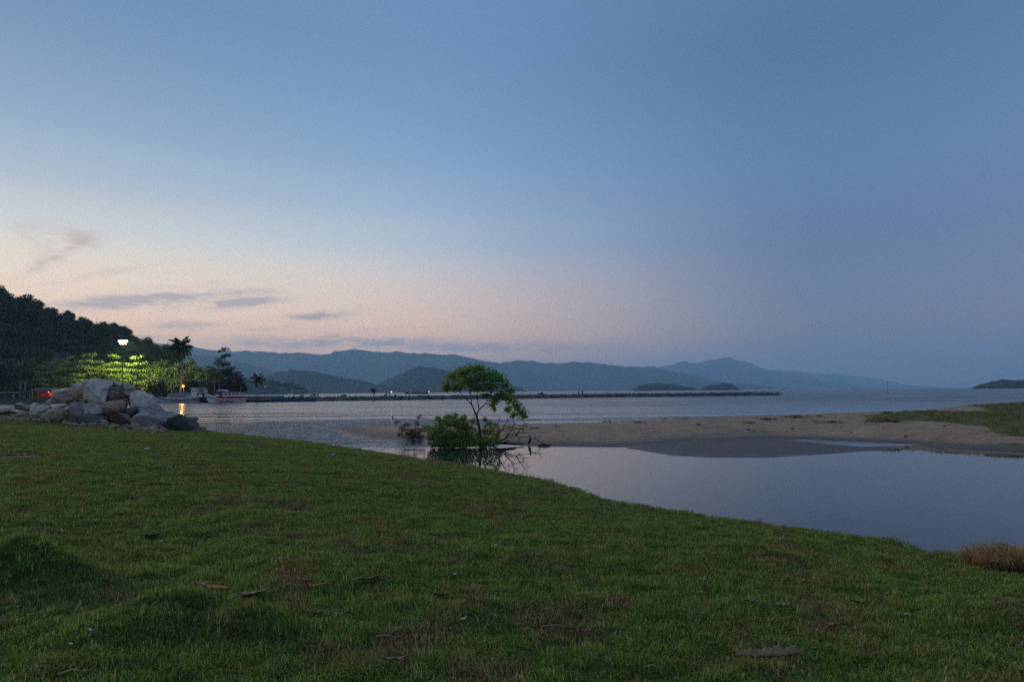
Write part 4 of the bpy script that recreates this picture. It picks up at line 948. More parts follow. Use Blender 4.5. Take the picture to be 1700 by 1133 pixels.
# quay wall of the far shore
mb = MB()
for (a, b_) in zip(QUAY[:5], QUAY[1:6]):
    d = Vector((b_[0] - a[0], b_[1] - a[1], 0)); L = d.length; c = Vector(((a[0] + b_[0]) / 2, (a[1] + b_[1]) / 2, .45)); mb.box(c, (L, .7, 2.1), math.atan2(d.y, d.x))
    mb.box(c + Vector((0, 0, 1.12)), (L, .95, .16), math.atan2(d.y, d.x))
tag(mb.build('quay_wall', pmat('quay_stone', (.12, .115, .10), (.07, .068, .062), scale=.8, bump=.05, coords='World')), 'dark stone quay wall along the far shore behind the boulders', 'wall')
# low landing slab left of the rock pile
p0 = at(0, 676, .55); mb = MB(); mb.box((p0.x - 4, 96, .2), (40, 14, .8), R(-4)); tag(mb.build('landing_slab', pmat('old_concrete', (.24, .22, .21), (.17, .16, .15), scale=.5, bump=.03, coords='World')), 'low flat grey concrete landing at the left picture edge behind the boulders', 'slab')

# ================================================================== BOATS
white = pmat('boat_white', (.82, .78, .72), (.68, .65, .60), rough=.5, scale=1.5); greyw = pmat('boat_grey_white', (.50, .49, .47), (.40, .39, .37), rough=.5, scale=1.2)
redp = pmat('boat_red', (.38, .035, .030), (.30, .028, .026), rough=.45, scale=1.5); darkp = pmat('boat_dark', (.030, .034, .040), (.022, .024, .028), rough=.5)
bluep = pmat('boat_blue', (.030, .110, .260), (.024, .085, .20), rough=.45); tealp = pmat('boat_teal', (.030, .150, .170), (.025, .115, .14), rough=.45)
glass = pmat('cabin_glass', (.02, .025, .03), (.015, .02, .022), rough=.15, spec=.5); awn = pmat('awning', (.46, .49, .50), (.40, .43, .45), rough=.8); blue_roof = pmat('blue_tarp', (.16, .22, .34), (.13, .18, .28), rough=.8)
wood = pmat('deck_wood', (.22, .14, .08), (.15, .10, .06), scale=3); rope = pmat('mast_paint', (.42, .41, .39), (.34, .33, .31)); skinw = pmat('tyre', (.02, .02, .02))
def hull(mb, L, B, D, sheer=.5, rise=.9, z0=-.35, mi=0, zlo=0.0, zhi=1.0, grow=0.0):
    """lofted hull, bow towards -x; zlo/zhi cut a band of its height"""
    st = 15; rows = []
    for i in range(st):
        t = i / (st - 1); x = -L / 2 + L * t; bw_ = B / 2 * (min(1, (t / .42)) ** .62) * (1 - .22 * max(0, (t - .75) / .25) ** 2)
        top = D + rise * max(0, 1 - t / .5) ** 2 + sheer * .25 * max(0, (t - .7) / .3) ** 2; low = z0 + (.55 * rise) * max(0, 1 - t / .16) ** 2
        row = []
        for k in range(6):
            u = zlo + (zhi - zlo) * k / 5; row.append(((bw_ * (.55 + .45 * u ** .6) + grow) if t > 0 else grow * .5, low + (top - low) * u, x - (L * .05 * u if t < .05 else 0)))
        rows.append(row)
    vs = []; fs = []
    for sgn in (-1, 1):
        n0 = len(vs)
        for row in rows: vs += [(x, sgn * y, z) for y, z, x in row]
        for i in range(st - 1):
            for k in range(5):
                q = (n0 + i * 6 + k, n0 + (i + 1) * 6 + k, n0 + (i + 1) * 6 + k + 1, n0 + i * 6 + k + 1); fs.append(q if sgn < 0 else q[::-1])
    h_ = len(vs) // 2; e = (st - 1) * 6; fs += [(e + k, h_ + e + k, h_ + e + k + 1, e + k + 1) for k in range(5)]
    mb.add(vs, fs, mi); return rows
def boat(name, label, px0, px1, wl_py, L=None, Y=None, flip=False, rz=0.0):
    if Y is None: Y = at((px0 + px1) / 2, wl_py, 0).y
    a, b_ = at_y(px0, wl_py, Y), at_y(px1, wl_py, Y); root = empty(name, ((a.x + b_.x) / 2, Y, 0), rz + (math.pi if flip else 0))
    tag(root, label, 'boat'); return root, (b_.x - a.x)
def hull_parts(root, L, B, D, m_hull, rise, stripe=None, band=(.86, 1.0), deck=True):
    m = MB(); rows = hull(m, L, B, D, rise=rise); h = m.build('hull', m_hull, root, True)
    if stripe: m = MB(); hull(m, L, B, D, rise=rise, zlo=band[0], zhi=band[1], grow=.03); m.build('rubbing_strake', stripe, h)
    if deck:
        m = MB(); n = len(rows); vs = [(r[5][2], -r[5][0] * .96, r[5][1] - .18) for r in rows] + [(r[5][2], r[5][0] * .96, r[5][1] - .18) for r in rows]
        m.add(vs, [(i, i + 1, n + i + 1, n + i) for i in range(n - 1)]); m.build('deck', wood, root)
    return h
def window(parent, x, y, z, w_, h_):
    m = MB(); m.box((x, y, z), (w_, .05, h_)); f = m.build('window', greyw, parent); m = MB(); m.box((x, y - .03, z), (w_ * .84, .03, h_ * .8)); m.build('pane', glass, f)
# red and white launch
r_, L = boat('passenger_boat', 'white wooden boat with a red bulwark and white cabin, moored at the quay', 344, 411, 668.4, Y=215)
h = hull_parts(r_, L, 3.4, 1.15, white, 1.75, darkp, (.60, .74))
m = MB(); m.box((L * .10, 0, 1.62), (L * .62, 2.9, .62)); m.build('bulwark', redp, r_)
m = MB(); m.box((L * .02, -1.72, .22), (L * .40, .05, .32)); m.build('red_waterline_panel', redp, h)
cabm = MB(); cabm.box((L * .14, 0, 2.45), (L * .42, 2.5, 1.15)); cab = cabm.build('cabin', white, r_)
for i in range(4): window(cab, L * (.00 + .095 * i), -1.27, 2.55, L * .065, .6)
m = MB(); m.box((L * .16, 0, 3.12), (L * .52, 3.0, .16)); m.build('roof', greyw, r_)
m = MB(); vs = []
for i in range(7):
    t = i / 6; x = -L * .24 + L * .28 * t; z = 3.25 + .75 * math.sin(math.pi * (.25 + .55 * t))
    vs += [(x, -1.6, z - .3), (x, 0, z), (x, 1.6, z - .3)]
m.add(vs, [(i * 3 + k, i * 3 + k + 1, i * 3 + k + 4, i * 3 + k + 3) for i in range(6) for k in range(2)]); m.build('awning', awn, r_)
for x in (-L * .23, L * .03):
    for y in (-1.5, 1.5): m = MB(); m.tube([(x, y, 1.5), (x, y, 3.55)], .05, 6); m.build('post', rope, r_)
m = MB(); m.tube([(-L * .21, 0, 1.4), (-L * .21, 0, 5.6)], [.08, .05], 6); m.build('mast', rope, r_)
m = MB(); m.tube([(L * .33, -.6, 3.2), (L * .36, -.6, 4.9)], .07, 6); m.tube([(L * .30, -.6, 4.2), (L * .40, -.6, 4.5)], .05, 5); m.build('antenna_mast', rope, r_)
for x in (-L * .02, L * .30): m = MB(); m.tube([(x, -1.78, .9), (x, -1.78, .35)], .16, 8); m.build('fender', white, r_)
# grey-white tour boat on the left
r_, L = boat('tour_boat', 'long grey-white tour boat with a blue tarpaulin roof, moored below the palm', 264, 328, 668.6, Y=215)
hull_parts(r_, L, 3.4, 1.1, greyw, .95, darkp, (.70, .86))
cabm = MB(); cabm.add([(-L * .28, -1.3, 1.2), (-L * .28, 1.3, 1.2), (L * .30, 1.3, 1.2), (L * .30, -1.3, 1.2), (-L * .20, -1.3, 2.75), (-L * .20, 1.3, 2.75), (L * .28, 1.3, 2.75), (L * .28, -1.3, 2.75)], [(4, 7, 6, 5), (0, 3, 7, 4), (3, 2, 6, 7), (2, 1, 5, 6), (1, 0, 4, 5)])
cab = cabm.build('cabin', greyw, r_)
for i in range(7): window(cab, L * (-.17 + .067 * i), -1.32, 2.1, L * .052, .55)
m = MB(); m.box((L * .05, 0, 2.9), (L * .50, 3.0, .2)); m.box((L * .10, 0, 3.15), (L * .30, 2.6, .34)); m.build('roof', blue_roof, r_)
m = MB(); m.tube([(-L * .45, 0, 1.6), (-L * .45, 0, 3.0)], .05, 5); m.build('bow_post', rope, r_)
# boat whose white wheelhouse shows between the two
r_, L = boat('fishing_boat', 'dark-hulled fishing boat with a small white wheelhouse between the tour boat and the red boat', 316, 352, 667.8, Y=219)
hull_parts(r_, L, 2.8, 1.2, darkp, .9, None)
cabm = MB(); cabm.box((-L * .28, 0, 3.0), (L * .26, 2.0, 3.0)); cab = cabm.build('wheelhouse', white, r_)
for i in range(2): window(cab, -L * (.33 - .10 * i), -1.03, 3.7, L * .07, .6)
m = MB(); m.box((L * .05, 0, 3.55), (L * .34, 2.2, 1.2)); c2 = m.build('cabin', greyw, r_); window(c2, L * .05, -1.13, 3.6, L * .24, .6)
m = MB(); m.box((-L * .12, 0, 4.6), (L * .62, 2.5, .14)); m.build('roof', white, r_)
# low dark and blue / teal boats alongside the root of the breakwater
r_, L = boat('barge', 'long low dark boat moored between the red boat and the blue boat', 408, 454, 668.6, Y=214)
hull_parts(r_, L, 2.6, .85, darkp, .35, greyw, (.9, 1.0))
for x in (-.2, .1, .3): m = MB(); m.box((L * x, 0, .95), (.3, 2.0, .1)); m.build('thwart', wood, r_)
r_, L = boat('rowing_boat', 'bright blue open boat moored end-on to the teal boat by the breakwater', 452, 480, 668.4, Y=214)
hull_parts(r_, L, 2.2, 1.15, bluep, .5, tealp, (.84, 1.0))
for x in (-.15, .15): m = MB(); m.box((L * x, 0, 1.0), (.3, 1.7, .08)); m.build('thwart', wood, r_)
r_, L = boat('rowing_boat', 'long teal open boat moored against the breakwater right of the blue boat', 478, 524, 668.0, Y=216)
hull_parts(r_, L, 2.2, 1.0, tealp, .45, darkp, (.88, 1.0))
for x in (-.2, .05, .25): m = MB(); m.box((L * x, 0, .9), (.3, 1.7, .08)); m.build('thwart', wood, r_)
# boats on the water beyond the breakwater
r_, L = boat('fishing_boat', 'dark fishing boat with raised bow and pale cabin anchored beyond the breakwater root', 467, 503, 657.6, Y=300, flip=True)
hull_parts(r_, L, 2.8, 1.0, darkp, 1.1, tealp, (.82, 1.0)); m = MB(); m.box((L * .05, 0, 1.75), (L * .28, 1.8, 1.2)); c2 = m.build('cabin', awn, r_); window(c2, L * .05, -.95, 1.9, L * .16, .5); m = MB(); m.tube([(0, 0, 1.2), (0, 0, 5.2)], .06, 5); m.build('mast', rope, r_)
for px0, px1, wl, Y, lab in ((517, 526, 653.6, 560, 'tiny dark boat on the far water just left of the person in red'), (566, 576, 655.4, 480, 'small dark motorboat on the water beyond the breakwater, left of the little palm'), (893, 904, 652.6, 560, 'small dark boat with a cabin beyond the breakwater right of the mangrove crown')):
    r_, L = boat('motorboat', lab, px0, px1, wl, Y=Y); hull_parts(r_, L, 1.7, .7, darkp, .5, None); m = MB(); m.box((L * .08, 0, 1.15), (L * .4, 1.3, .9)); c2 = m.build('cabin', darkp, r_); m = MB(); m.box((L * .08, 0, 1.66), (L * .5, 1.5, .1)); m.build('roof', greyw, r_)
warm_w = emat('white_lamp', (1.0, .93, .85), 3.5)
def orb(parent, name, c, r, mat):
    bm = bmesh.new(); bmesh.ops.create_icosphere(bm, subdivisions=2, radius=r); bmesh.ops.translate(bm, vec=c, verts=bm.verts); me = bpy.data.meshes.new(name); bm.to_mesh(me); bm.free(); return link(name, me, mat, parent, True)
for px0, px1, lab, lit in ((684, 699, 'leftmost of the dark boats moored far off left of the mangrove crown', 0), (698, 713, 'dark boat with a bright white light, moored far off left of the mangrove crown', 1), (672, 683, 'small low boat at the left of the far mooring', 0)):
    r_, L = boat('moored_boat', lab, px0, px1, 651.6, Y=900); hull_parts(r_, L, 3.6, 1.4, darkp, .9, None); m = MB(); m.box((L * .05, 0, 2.3), (L * .45, 2.6, 1.6)); m.build('cabin', darkp, r_)
    if lit: orb(r_, 'lamp', (L * .45, 0, 3.0), .36, warm_w)

# ================================================================== LAMPS
steel = pmat('galvanised', (.25, .25, .25), (.2, .2, .2), rough=.5, metallic=.4)
lp = at_y(205, 567, 237.0); root = empty('floodlight_mast', (lp.x, 237, QZ))
m = MB(); hh = lp.z - QZ; m.tube([(0, 0, -.2), (0, 0, hh * .5), (0, 0, hh + .2)], [.15, .11, .07], 8); m.build('mast', darkp, root)
m = MB(); m.box((0, 0, hh), (3.2, .14, .14)); m.build('crossbar', steel, root)
flood = emat('floodlight', (.95, 1.0, .42), 7.0)
m = MB(); m.box((0, 0, hh - .75), (1.9, .12, .12)); m.build('crossbar', steel, root)
for x, z in ((-1.3, 0), (-.45, .05), (.45, .05), (1.3, 0), (-.8, -.72), (0, -.75), (.8, -.72)):
    m = MB(); m.tube([(x, .15, hh + z), (x, -.12, hh + z), (x, -.3, hh + z)], [.16, .30, .40], 14); hd = m.build('lamp_head', steel, root, True); m = MB(); m.tube([(x, -.30, hh + z), (x, -.34, hh + z)], [.37, .34], 14); m.build('lens', flood, hd)
tag(root, 'tall floodlight mast with a bright yellow-green lit head above the quay trees', 'floodlight')
ld = bpy.data.lights.new('floodlight', 'SPOT'); ld.energy = 46000; ld.color = (1.0, .96, .32); ld.shadow_soft_size = .5; ld.spot_size = R(165); ld.spot_blend = .6
lo = bpy.data.objects.new('floodlight_beam', ld); C.objects.link(lo); lo.parent = root; lo.location = (0, 1.3, hh + .05); lo.rotation_euler = (R(42), 0, R(0))
op = at_y(305, 643, 226.5); root = empty('quay_lamp', (op.x, 226.5, QZ)); hh = op.z - QZ
m = MB(); m.tube([(0, 0, -.1), (0, 0, hh + .5), (0, -.3, hh + .7)], .06, 6); m.build('post', steel, root); m = MB(); m.tube([(0, -.35, hh + .55), (0, -.35, hh + .75)], [.34, .10], 10); m.build('shade', steel, root)
orb(root, 'bulb', (0, -.35, hh + .25), .36, emat('sodium_lamp', (1.0, .30, .02), 5.0)); tag(root, 'glowing orange lamp on a post on the quay above the tour boat', 'lamp')
ld = bpy.data.lights.new('orange_lamp', 'POINT'); ld.energy = 500; ld.color = (1, .45, .10); ld.shadow_soft_size = .4; lo = bpy.data.objects.new('orange_lamp_glow', ld); C.objects.link(lo); lo.parent = root; lo.location = (0, -.9, hh + .2)
gp = at_y(440, 643, 232); root = empty('globe_lamp', (gp.x, 232, .9)); m = MB(); m.tube([(0, 0, -.3), (0, 0, gp.z - 1.1)], .06, 6); m.build('post', steel, root); orb(root, 'globe', (0, 0, gp.z - .9), .28, pmat('opal_globe', (.8, .8, .78), (.75, .75, .73), rough=.3)); tag(root, 'thin post with a pale unlit globe right of the young dark palm', 'lamp')
# markers standing in the bay
for px, t, b_, Y, lab in ((1473, 634, 653, 396, 'thin dark marker pole standing in the bay right of the breakwater end'), (1311, 639, 650, 800, 'faint thin marker pole in the bay close to the breakwater end')):
    a = at_y(px, t, Y); root = empty('marker_pole', (a.x, Y, 0)); m = MB(); m.tube([(0, 0, -.5), (0, 0, a.z)], [.09, .06], 6); m.build('pole', darkp, root); m = MB(); m.tube([(0, 0, 0), (0, 0, .9)], [.3, .2], 8); m.build('float', darkp, root); m = MB(); m.box((0, 0, a.z - .3), (.5, .06, .6)); m.build('topmark', darkp, root); tag(root, lab, 'marker pole')

# ================================================================== KIOSK AND SHELTER
kp = at_y(78, 658, 229); root = empty('kiosk', (kp.x, 229, QZ)); redw = pmat('red_wall', (.42, .060, .030), (.34, .05, .03), scale=2); tile = pmat('roof_tile', (.10, .075, .06), (.07, .055, .045), scale=2)
m = MB(); m.box((0, 1.6, 1.4), (9.0, .2, 2.8)); m.build('back_wall', redw, root)
m = MB(); m.add([(-5.2, -2.4, 2.7), (5.2, -2.4, 2.7), (5.2, 2.4, 2.7), (-5.2, 2.4, 2.7), (-3.6, 0, 4.1), (3.6, 0, 4.1)], [(0, 1, 5, 4), (1, 2, 5), (2, 3, 4, 5), (3, 0, 4), (3, 2, 1, 0)]); m.build('roof', tile, root)
for x in (-4.4, -1.5, 1.5, 4.4): m = MB(); m.box((x, -2.0, 1.35), (.16, .16, 2.7)); m.build('post', wood, root)
m = MB(); m.box((0, -1.2, .55), (6.4, .6, 1.1)); m.build('counter', redw, root)
for x in (-2.6, 0.2, 2.8): m = MB(); m.box((x, 1.47, 1.75), (1.2, .06, .9)); m.build('poster', pmat('poster_orange', (.55, .22, .12), (.45, .15, .10), scale=2), root)
orb(root, 'bulb', (.6, -.2, 2.5), .09, emat('kiosk_bulb', (1, .45, .22), 3)); tag(root, 'red-walled open kiosk with a dark hipped roof behind the left boulders', 'kiosk')
ld = bpy.data.lights.new('kiosk_lamp', 'POINT'); ld.energy = 55; ld.color = (1, .5, .25); ld.shadow_soft_size = .15; lo = bpy.data.objects.new('kiosk_lamp_glow', ld); C.objects.link(lo); lo.parent = root; lo.location = (.6, -.5, 2.2)
sp = at_y(12, 656, 232); root = empty('bus_shelter', (sp.x, 232, QZ)); m = MB(); m.box((0, 0, 2.5), (7, 2.6, .18)); m.build('roof', awn, root)
for x in (-3.2, 0, 3.2):
    for y in (-1.1, 1.1): m = MB(); m.box((x, y, 1.2), (.12, .12, 2.4)); m.build('post', steel, root)
m = MB(); m.box((0, .6, .45), (5, .4, .08)); m.build('bench', wood, root); m = MB(); m.box((0, 1.25, 1.2), (6.4, .06, 2.0)); m.build('back_panel', darkp, root)
tag(root, 'open shelter with a thin pale roof at the left picture edge on the quay', 'shelter')

# ================================================================== PEOPLE
skin = pmat('skin', (.26, .15, .10), (.22, .13, .09)); hairm = pmat('hair', (.02, .016, .014))
def cloth(n, c): return pmat('cloth_' + n, c, tuple(x * .8 for x in c), rough=.9)
def person(label, p, shirt, pants, h=1.70, face=0.0, stride=.16, arm=.15, bend=0.0, rod=False):
    root = empty('person', p, face); k = h / 1.72
    J = {'pel': (0, 0, .95), 'ch': (0, bend * .3, 1.32), 'nk': (0, bend * .45, 1.48), 'hd': (0, bend * .5, 1.62), 'tp': (0, bend * .5, 1.70),
         'lh': (.10, 0, .90), 'lk': (.11, -stride * .6, .50), 'la': (.11, -stride, .09), 'lt': (.12, -stride - .16, .04), 'rh': (-.10, 0, .90), 'rk': (-.11, stride * .2, .50), 'ra': (-.11, stride, .09), 'rt': (-.12, stride - .15, .04),
         'ls': (.19, bend * .42, 1.42), 'le': (.26, arm + bend * .4, 1.15), 'lw': (.25, -arm * .4 + bend * .2, .90), 'lf': (.25, -arm * .8 + bend * .2, .80), 'rs': (-.19, bend * .42, 1.42), 're': (-.26, -arm + bend * .4, 1.15), 'rw': (-.25, -arm * 2.2 + bend * .3, .95), 'rf': (-.25, -arm * 2.8 + bend * .3, .88)}
    E = [('pel', 'ch'), ('ch', 'nk'), ('nk', 'hd'), ('hd', 'tp'), ('pel', 'lh'), ('lh', 'lk'), ('lk', 'la'), ('la', 'lt'), ('pel', 'rh'), ('rh', 'rk'), ('rk', 'ra'), ('ra', 'rt'), ('ch', 'ls'), ('ls', 'le'), ('le', 'lw'), ('lw', 'lf'), ('ch', 'rs'), ('rs', 're'), ('re', 'rw'), ('rw', 'rf')]
    rad = {'pel': .13, 'ch': .14, 'nk': .055, 'hd': .10, 'tp': .085, 'lh': .09, 'lk': .06, 'la': .042, 'lt': .035, 'ls': .06, 'le': .042, 'lw': .032, 'lf': .035}
    def skinned(name, keys, edges, grow, mat, parent):
        ks = list(keys); me = bpy.data.meshes.new(name); me.from_pydata([tuple(Vector(J[a]) * k) for a in ks], [(ks.index(a), ks.index(b_)) for a, b_ in edges], [])
        o = link(name, me, mat, parent); o.modifiers.new('skin', 'SKIN')
        for i, a in enumerate(ks):
            r_ = (rad.get(a) or rad['l' + a[1:]]) * k + grow; o.data.skin_vertices[0].data[i].radius = (r_ * (1.25 if a in ('ch', 'pel') else 1), r_)
        o.data.skin_vertices[0].data[0].use_root = True; sb = o.modifiers.new('sub', 'SUBSURF'); sb.levels = 1; sb.render_levels = 1; return o
    body = skinned('body', J.keys(), E, 0, skin, root)
    tk = ['pel', 'ch', 'ls', 'le', 'rs', 're']; skinned('shirt', tk, [('pel', 'ch'), ('ch', 'ls'), ('ls', 'le'), ('ch', 'rs'), ('rs', 're')], .022, shirt, body)
    lk = ['pel', 'lh', 'lk', 'la', 'rh', 'rk', 'ra']; skinned('trousers', lk, [('pel', 'lh'), ('lh', 'lk'), ('lk', 'la'), ('pel', 'rh'), ('rh', 'rk'), ('rk', 'ra')], .016, pants, body)
    orb(body, 'hair', Vector(J['hd']) * k + Vector((0, .02, .05)), .115 * k, hairm)
    if rod: m = MB(); m.tube([Vector((-.25, -.4, .9)) * k, Vector((-.3, -1.6, 2.2)) * k, Vector((-.35, -2.8, 3.0)) * k], [.02, .015, .008], 4); tag(m.build('fishing_rod', darkp, root))
    return tag(root, label, 'person', 'people on the breakwater')
person('person in a red top walking on the breakwater behind the teal boat', on_bw(528), cloth('red', (.36, .035, .04)), cloth('dark', (.03, .03, .035)), 1.72, R(70), .24)
person('person in a pale pink shirt standing beside the white lamp on the breakwater', on_bw(647), cloth('pink', (.50, .36, .34)), cloth('grey', (.16, .15, .15)), 1.74, R(20), .1)
person('person in a grey shirt standing close left of the one in pink', on_bw(642.5, .8), cloth('greyshirt', (.20, .20, .21)), cloth('dark', (.03, .03, .035)), 1.68, R(-40), .12)
person('tall dark-clothed person with a fishing rod far out on the breakwater', on_bw(967), cloth('black', (.03, .03, .035)), cloth('dark', (.03, .03, .035)), 1.80, R(180), .1, rod=True)
person('shorter dark-clothed person left of the one with the rod, far out on the breakwater', on_bw(961.5, .6), cloth('navy', (.03, .035, .06)), cloth('dark', (.03, .03, .035)), 1.55, R(140), .1, bend=-.2)
pp = at_y(21, 656, 228); person('person in a pale shirt standing under the shelter at the left edge', Vector((pp.x, 228, QZ)), cloth('pale', (.45, .45, .42)), cloth('dark', (.03, .03, .035)), 1.7, .3)['group'] = 'people on the shore'
# hand lamp on the breakwater, bollards, little palm
q = on_bw(649.5, -.4); root = empty('lantern', q); m = MB(); m.tube([(0, 0, -.1), (0, 0, 1.6)], .04, 6); m.build('pole', steel, root); orb(root, 'bulb', (0, 0, 1.75), .15, warm_w); tag(root, 'small bright white lamp on a pole on the breakwater', 'lamp')
for px, lab in ((639, 'small dark mooring bollard left of the people beside the white lamp'), (656, 'small dark mooring bollard right of the people beside the white lamp')):
    q = on_bw(px); m = MB(); m.tube([q + Vector((0, 0, -.1)), q + Vector((0, 0, .55)), q + Vector((0, 0, .6)), q + Vector((0, 0, .85))], [.22, .18, .32, .28], 10); tag(m.build('bollard', darkp, None, True), lab, 'bollard')
q = on_bw(620); palm(620, 644.5, q.y, 0, 'little dark palm growing alone on the breakwater', 47, 14, 1.8, palm_leaf, base_z=1.0)

# ================================================================== BIRD
bd = at_y(879, 738, 35.4); root = empty('wading_bird', (bd.x, 35.4, 0.0)); feather = pmat('dark_feather', (.030, .030, .034), (.02, .02, .024), scale=20)
def sk(name, pts, rad, edges, mat, parent):
    me = bpy.data.meshes.new(name); me.from_pydata(pts, edges, []); o = link(name, me, mat, parent); o.modifiers.new('skin', 'SKIN')
    for i, r_ in enumerate(rad): o.data.skin_vertices[0].data[i].radius = (r_, r_)
    o.data.skin_vertices[0].data[0].use_root = True; sb = o.modifiers.new('sub', 'SUBSURF'); sb.levels = 2; sb.render_levels = 2; o.modifiers['sub'].levels = 1; return o
body = sk('body', [(0, 0, .20), (.045, 0, .30), (.055, 0, .38), (.035, 0, .44), (.045, 0, .49), (.02, 0, .515), (-.05, 0, .13), (-.10, 0, .04)], [.065, .070, .050, .028, .034, .020, .040, .018], [(0, 1), (1, 2), (2, 3), (3, 4), (4, 5), (0, 6), (6, 7)], feather, root)
m = MB(); m.tube([(.06, 0, .492), (.15, 0, .485)], [.014, .003], 6); m.build('beak', pmat('beak', (.10, .08, .05)), body)
for y in (-.03, .03): m = MB(); m.tube([(-.01, y, .17), (.0, y, .09), (-.01, y, -.05)], .008, 5); m.build('leg', dead_wood, root)
for y in (-.055, .055): m = MB(); m.add([(.06, y, .36), (.0, y * 1.25, .32), (-.07, y * 1.1, .14), (-.09, y * .6, .08), (-.02, y * .9, .17), (.05, y * 1.1, .26)], [(0, 1, 2, 3, 4, 5)]); m.build('wing', feather, body)
tag(root, 'dark slender wading bird standing in the shallows right of the dead branches', 'bird')
wd_ = at_y(903, 741.5, 34.8); o = link('floating_debris', rock_mesh(333, (.75, .4, .24), 16, .08, 2, .2), dead_wood, loc=(wd_.x, 34.8, .04)); tag(o, 'dark lump of driftwood in the water right of the wading bird', 'driftwood')

# ================================================================== LITTER ON THE LAWN
def leaf_mesh(seed, L, Wd, curl, lobes=0):
    rg = random.Random(seed); n = 9; vs = []; 
    for i in range(n):
        t = i / (n - 1); w_ = Wd * .5 * math.sin(math.pi * min(1, t ** .75 * .96 + .03)) ** .8 + .002; x = L * (t - .5); z = curl * L * ((t - .5) ** 2) * 1.6 + rg.uniform(-.006, .006)
        for s_ in (-1, -.5, 0, .5, 1): vs.append((x + rg.uniform(-.004, .004), s_ * w_ * (1 + rg.uniform(-.08, .08)), z + abs(s_) * curl * Wd * .55 + rg.uniform(-.004, .004)))
    fs = [(i * 5 + k, (i + 1) * 5 + k, (i + 1) * 5 + k + 1, i * 5 + k + 1) for i in range(n - 1) for k in range(4)]
    me = bpy.data.meshes.new('leaf'); me.from_pydata(vs, [], fs); return me
LM = {'orange': pmat('leaf_orange', (.48, .18, .055), (.32, .12, .045), scale=18, coords='Object'), 'brown': pmat('leaf_brown', (.20, .10, .05), (.13, .07, .04), scale=18), 'red': pmat('leaf_red', (.24, .085, .055), (.16, .065, .045), scale=18),
      'grey': pmat('leaf_grey', (.23, .17, .11), (.15, .115, .08), scale=18), 'pale': pmat('leaf_pale', (.33, .25, .16), (.23, .175, .115), scale=18)}
stalk = pmat('leaf_stalk', (.30, .23, .15), (.22, .17, .11), scale=20)
LEAVES = [  # px, py, length in px, kind, turn, curl, label
    (526, 977, 30, 'orange', 10, .5, 'curled orange dead leaf, the brightest leaf in the middle left of the lawn'), (362, 980, 34, 'orange', -8, .4, 'orange-brown dead leaf behind the right grass mound'),
    (422, 989, 40, 'grey', 15, .4, 'grey-brown dead leaf with pale edges just above the right grass mound'), (613, 965, 34, 'brown', 30, .35, 'brown dead leaf lying between two long pale stalks'),
    (726, 991, 28, 'brown', -5, .5, 'brown curled leaf in the middle of the lawn'), (754, 957, 14, 'pale', 50, .4, 'small tan leaf above the brown curled leaf in mid lawn'),
    (969, 1052, 28, 'red', 12, .4, 'reddish-brown leaf at the right end of the pale stick'), (1247, 1002, 26, 'brown', 24, .5, 'brown leaf on the right half of the lawn above the dried frond'),
    (1299, 1006, 24, 'grey', -10, .2, 'flat grey leaf right of the brown leaf on the right lawn'), (1379, 1040, 30, 'red', -6, .3, 'long reddish leaf right of and above the dried frond'),
    (1426, 1003, 24, 'brown', 5, .3, 'faint brown leaf far out on the right lawn'), (508, 966, 16, 'pale', 35, .3, 'small pale leaf just left of the bright orange leaf'),
    (526, 1022, 22, 'grey', -30, .6, 'crumpled grey leaf right of the grass mounds'), (777, 1021, 12, 'brown', 60, .5, 'small brown leaf right of the twig heap in the near lawn'),
    (340, 971, 14, 'pale', 70, .2, 'small pale leaf left of the orange-brown leaf behind the mound'), (8, 925, 18, 'red', 0, .3, 'dark red leaf at the left picture edge behind the big mound'),
    (655, 1101, 34, 'grey', 20, .6, 'crumpled grey leaf at the bottom of the lawn left of centre'), (254, 893, 20, 'brown', 0, .5, 'dark brown leaf on the far left lawn'), (1162, 986, 14, 'pale', 40, .3, 'small pale leaf on the right half of the lawn')]
def lawn_pt(px, py):
    p = at(px, py, 1.1)
    for _ in range(25): p = at(px, py, .5 * p.z + .5 * (lz(p.x, p.y) + .03))
    return p
for i, (px, py, lpx, kd, turn, curl, lab) in enumerate(LEAVES):
    p = lawn_pt(px, py); s = p.y / FPX; L = lpx * s * 1.25; root = empty('fallen_leaf', (p.x, p.y, p.z + .012), R(turn)); root.rotation_euler = (R(-12 + 5 * math.sin(i)), R(6 * math.sin(i * 2.1)), R(turn))
    b = link('blade', leaf_mesh(i, L, L * .5, curl * .42), LM[kd], root); m = MB(); m.tube([(-L * .48, 0, .10 * curl * L), (-L * .70, .01, .01)], [.0035, .0025], 5); m.build('stalk', stalk, root)
    tag(root, lab, 'leaf', 'dead leaves on the lawn')
STICKS = [(139, 931, 48, 2, 'long pale stick lying behind the big left mound'), (927, 1046, 58, -2, 'long thin pale stick in the near middle of the lawn'), (880, 1051, 22, -6, 'short stick left of the long thin pale stick'), (643, 1063, 38, -4, 'grey-brown stick below the grass mounds to the right'),
          (556, 1020, 16, 0, 'short brown stick right of the crumpled leaf by the mound'), (579, 1023, 18, -3, 'short dark stick right of another short stick near the mounds'), (124, 1122, 44, 8, 'curved grey stick at the bottom left of the lawn'), (600, 967, 30, -6, 'long pale stalk on the left of the brown leaf'), (630, 965, 30, 4, 'long pale stalk on the right of the brown leaf'), (100, 928, 26, 1, 'thin pale stick left of the long stick behind the big mound'), (1085, 1113, 26, 0, 'short pale stick at the bottom of the lawn left of the dried frond')]
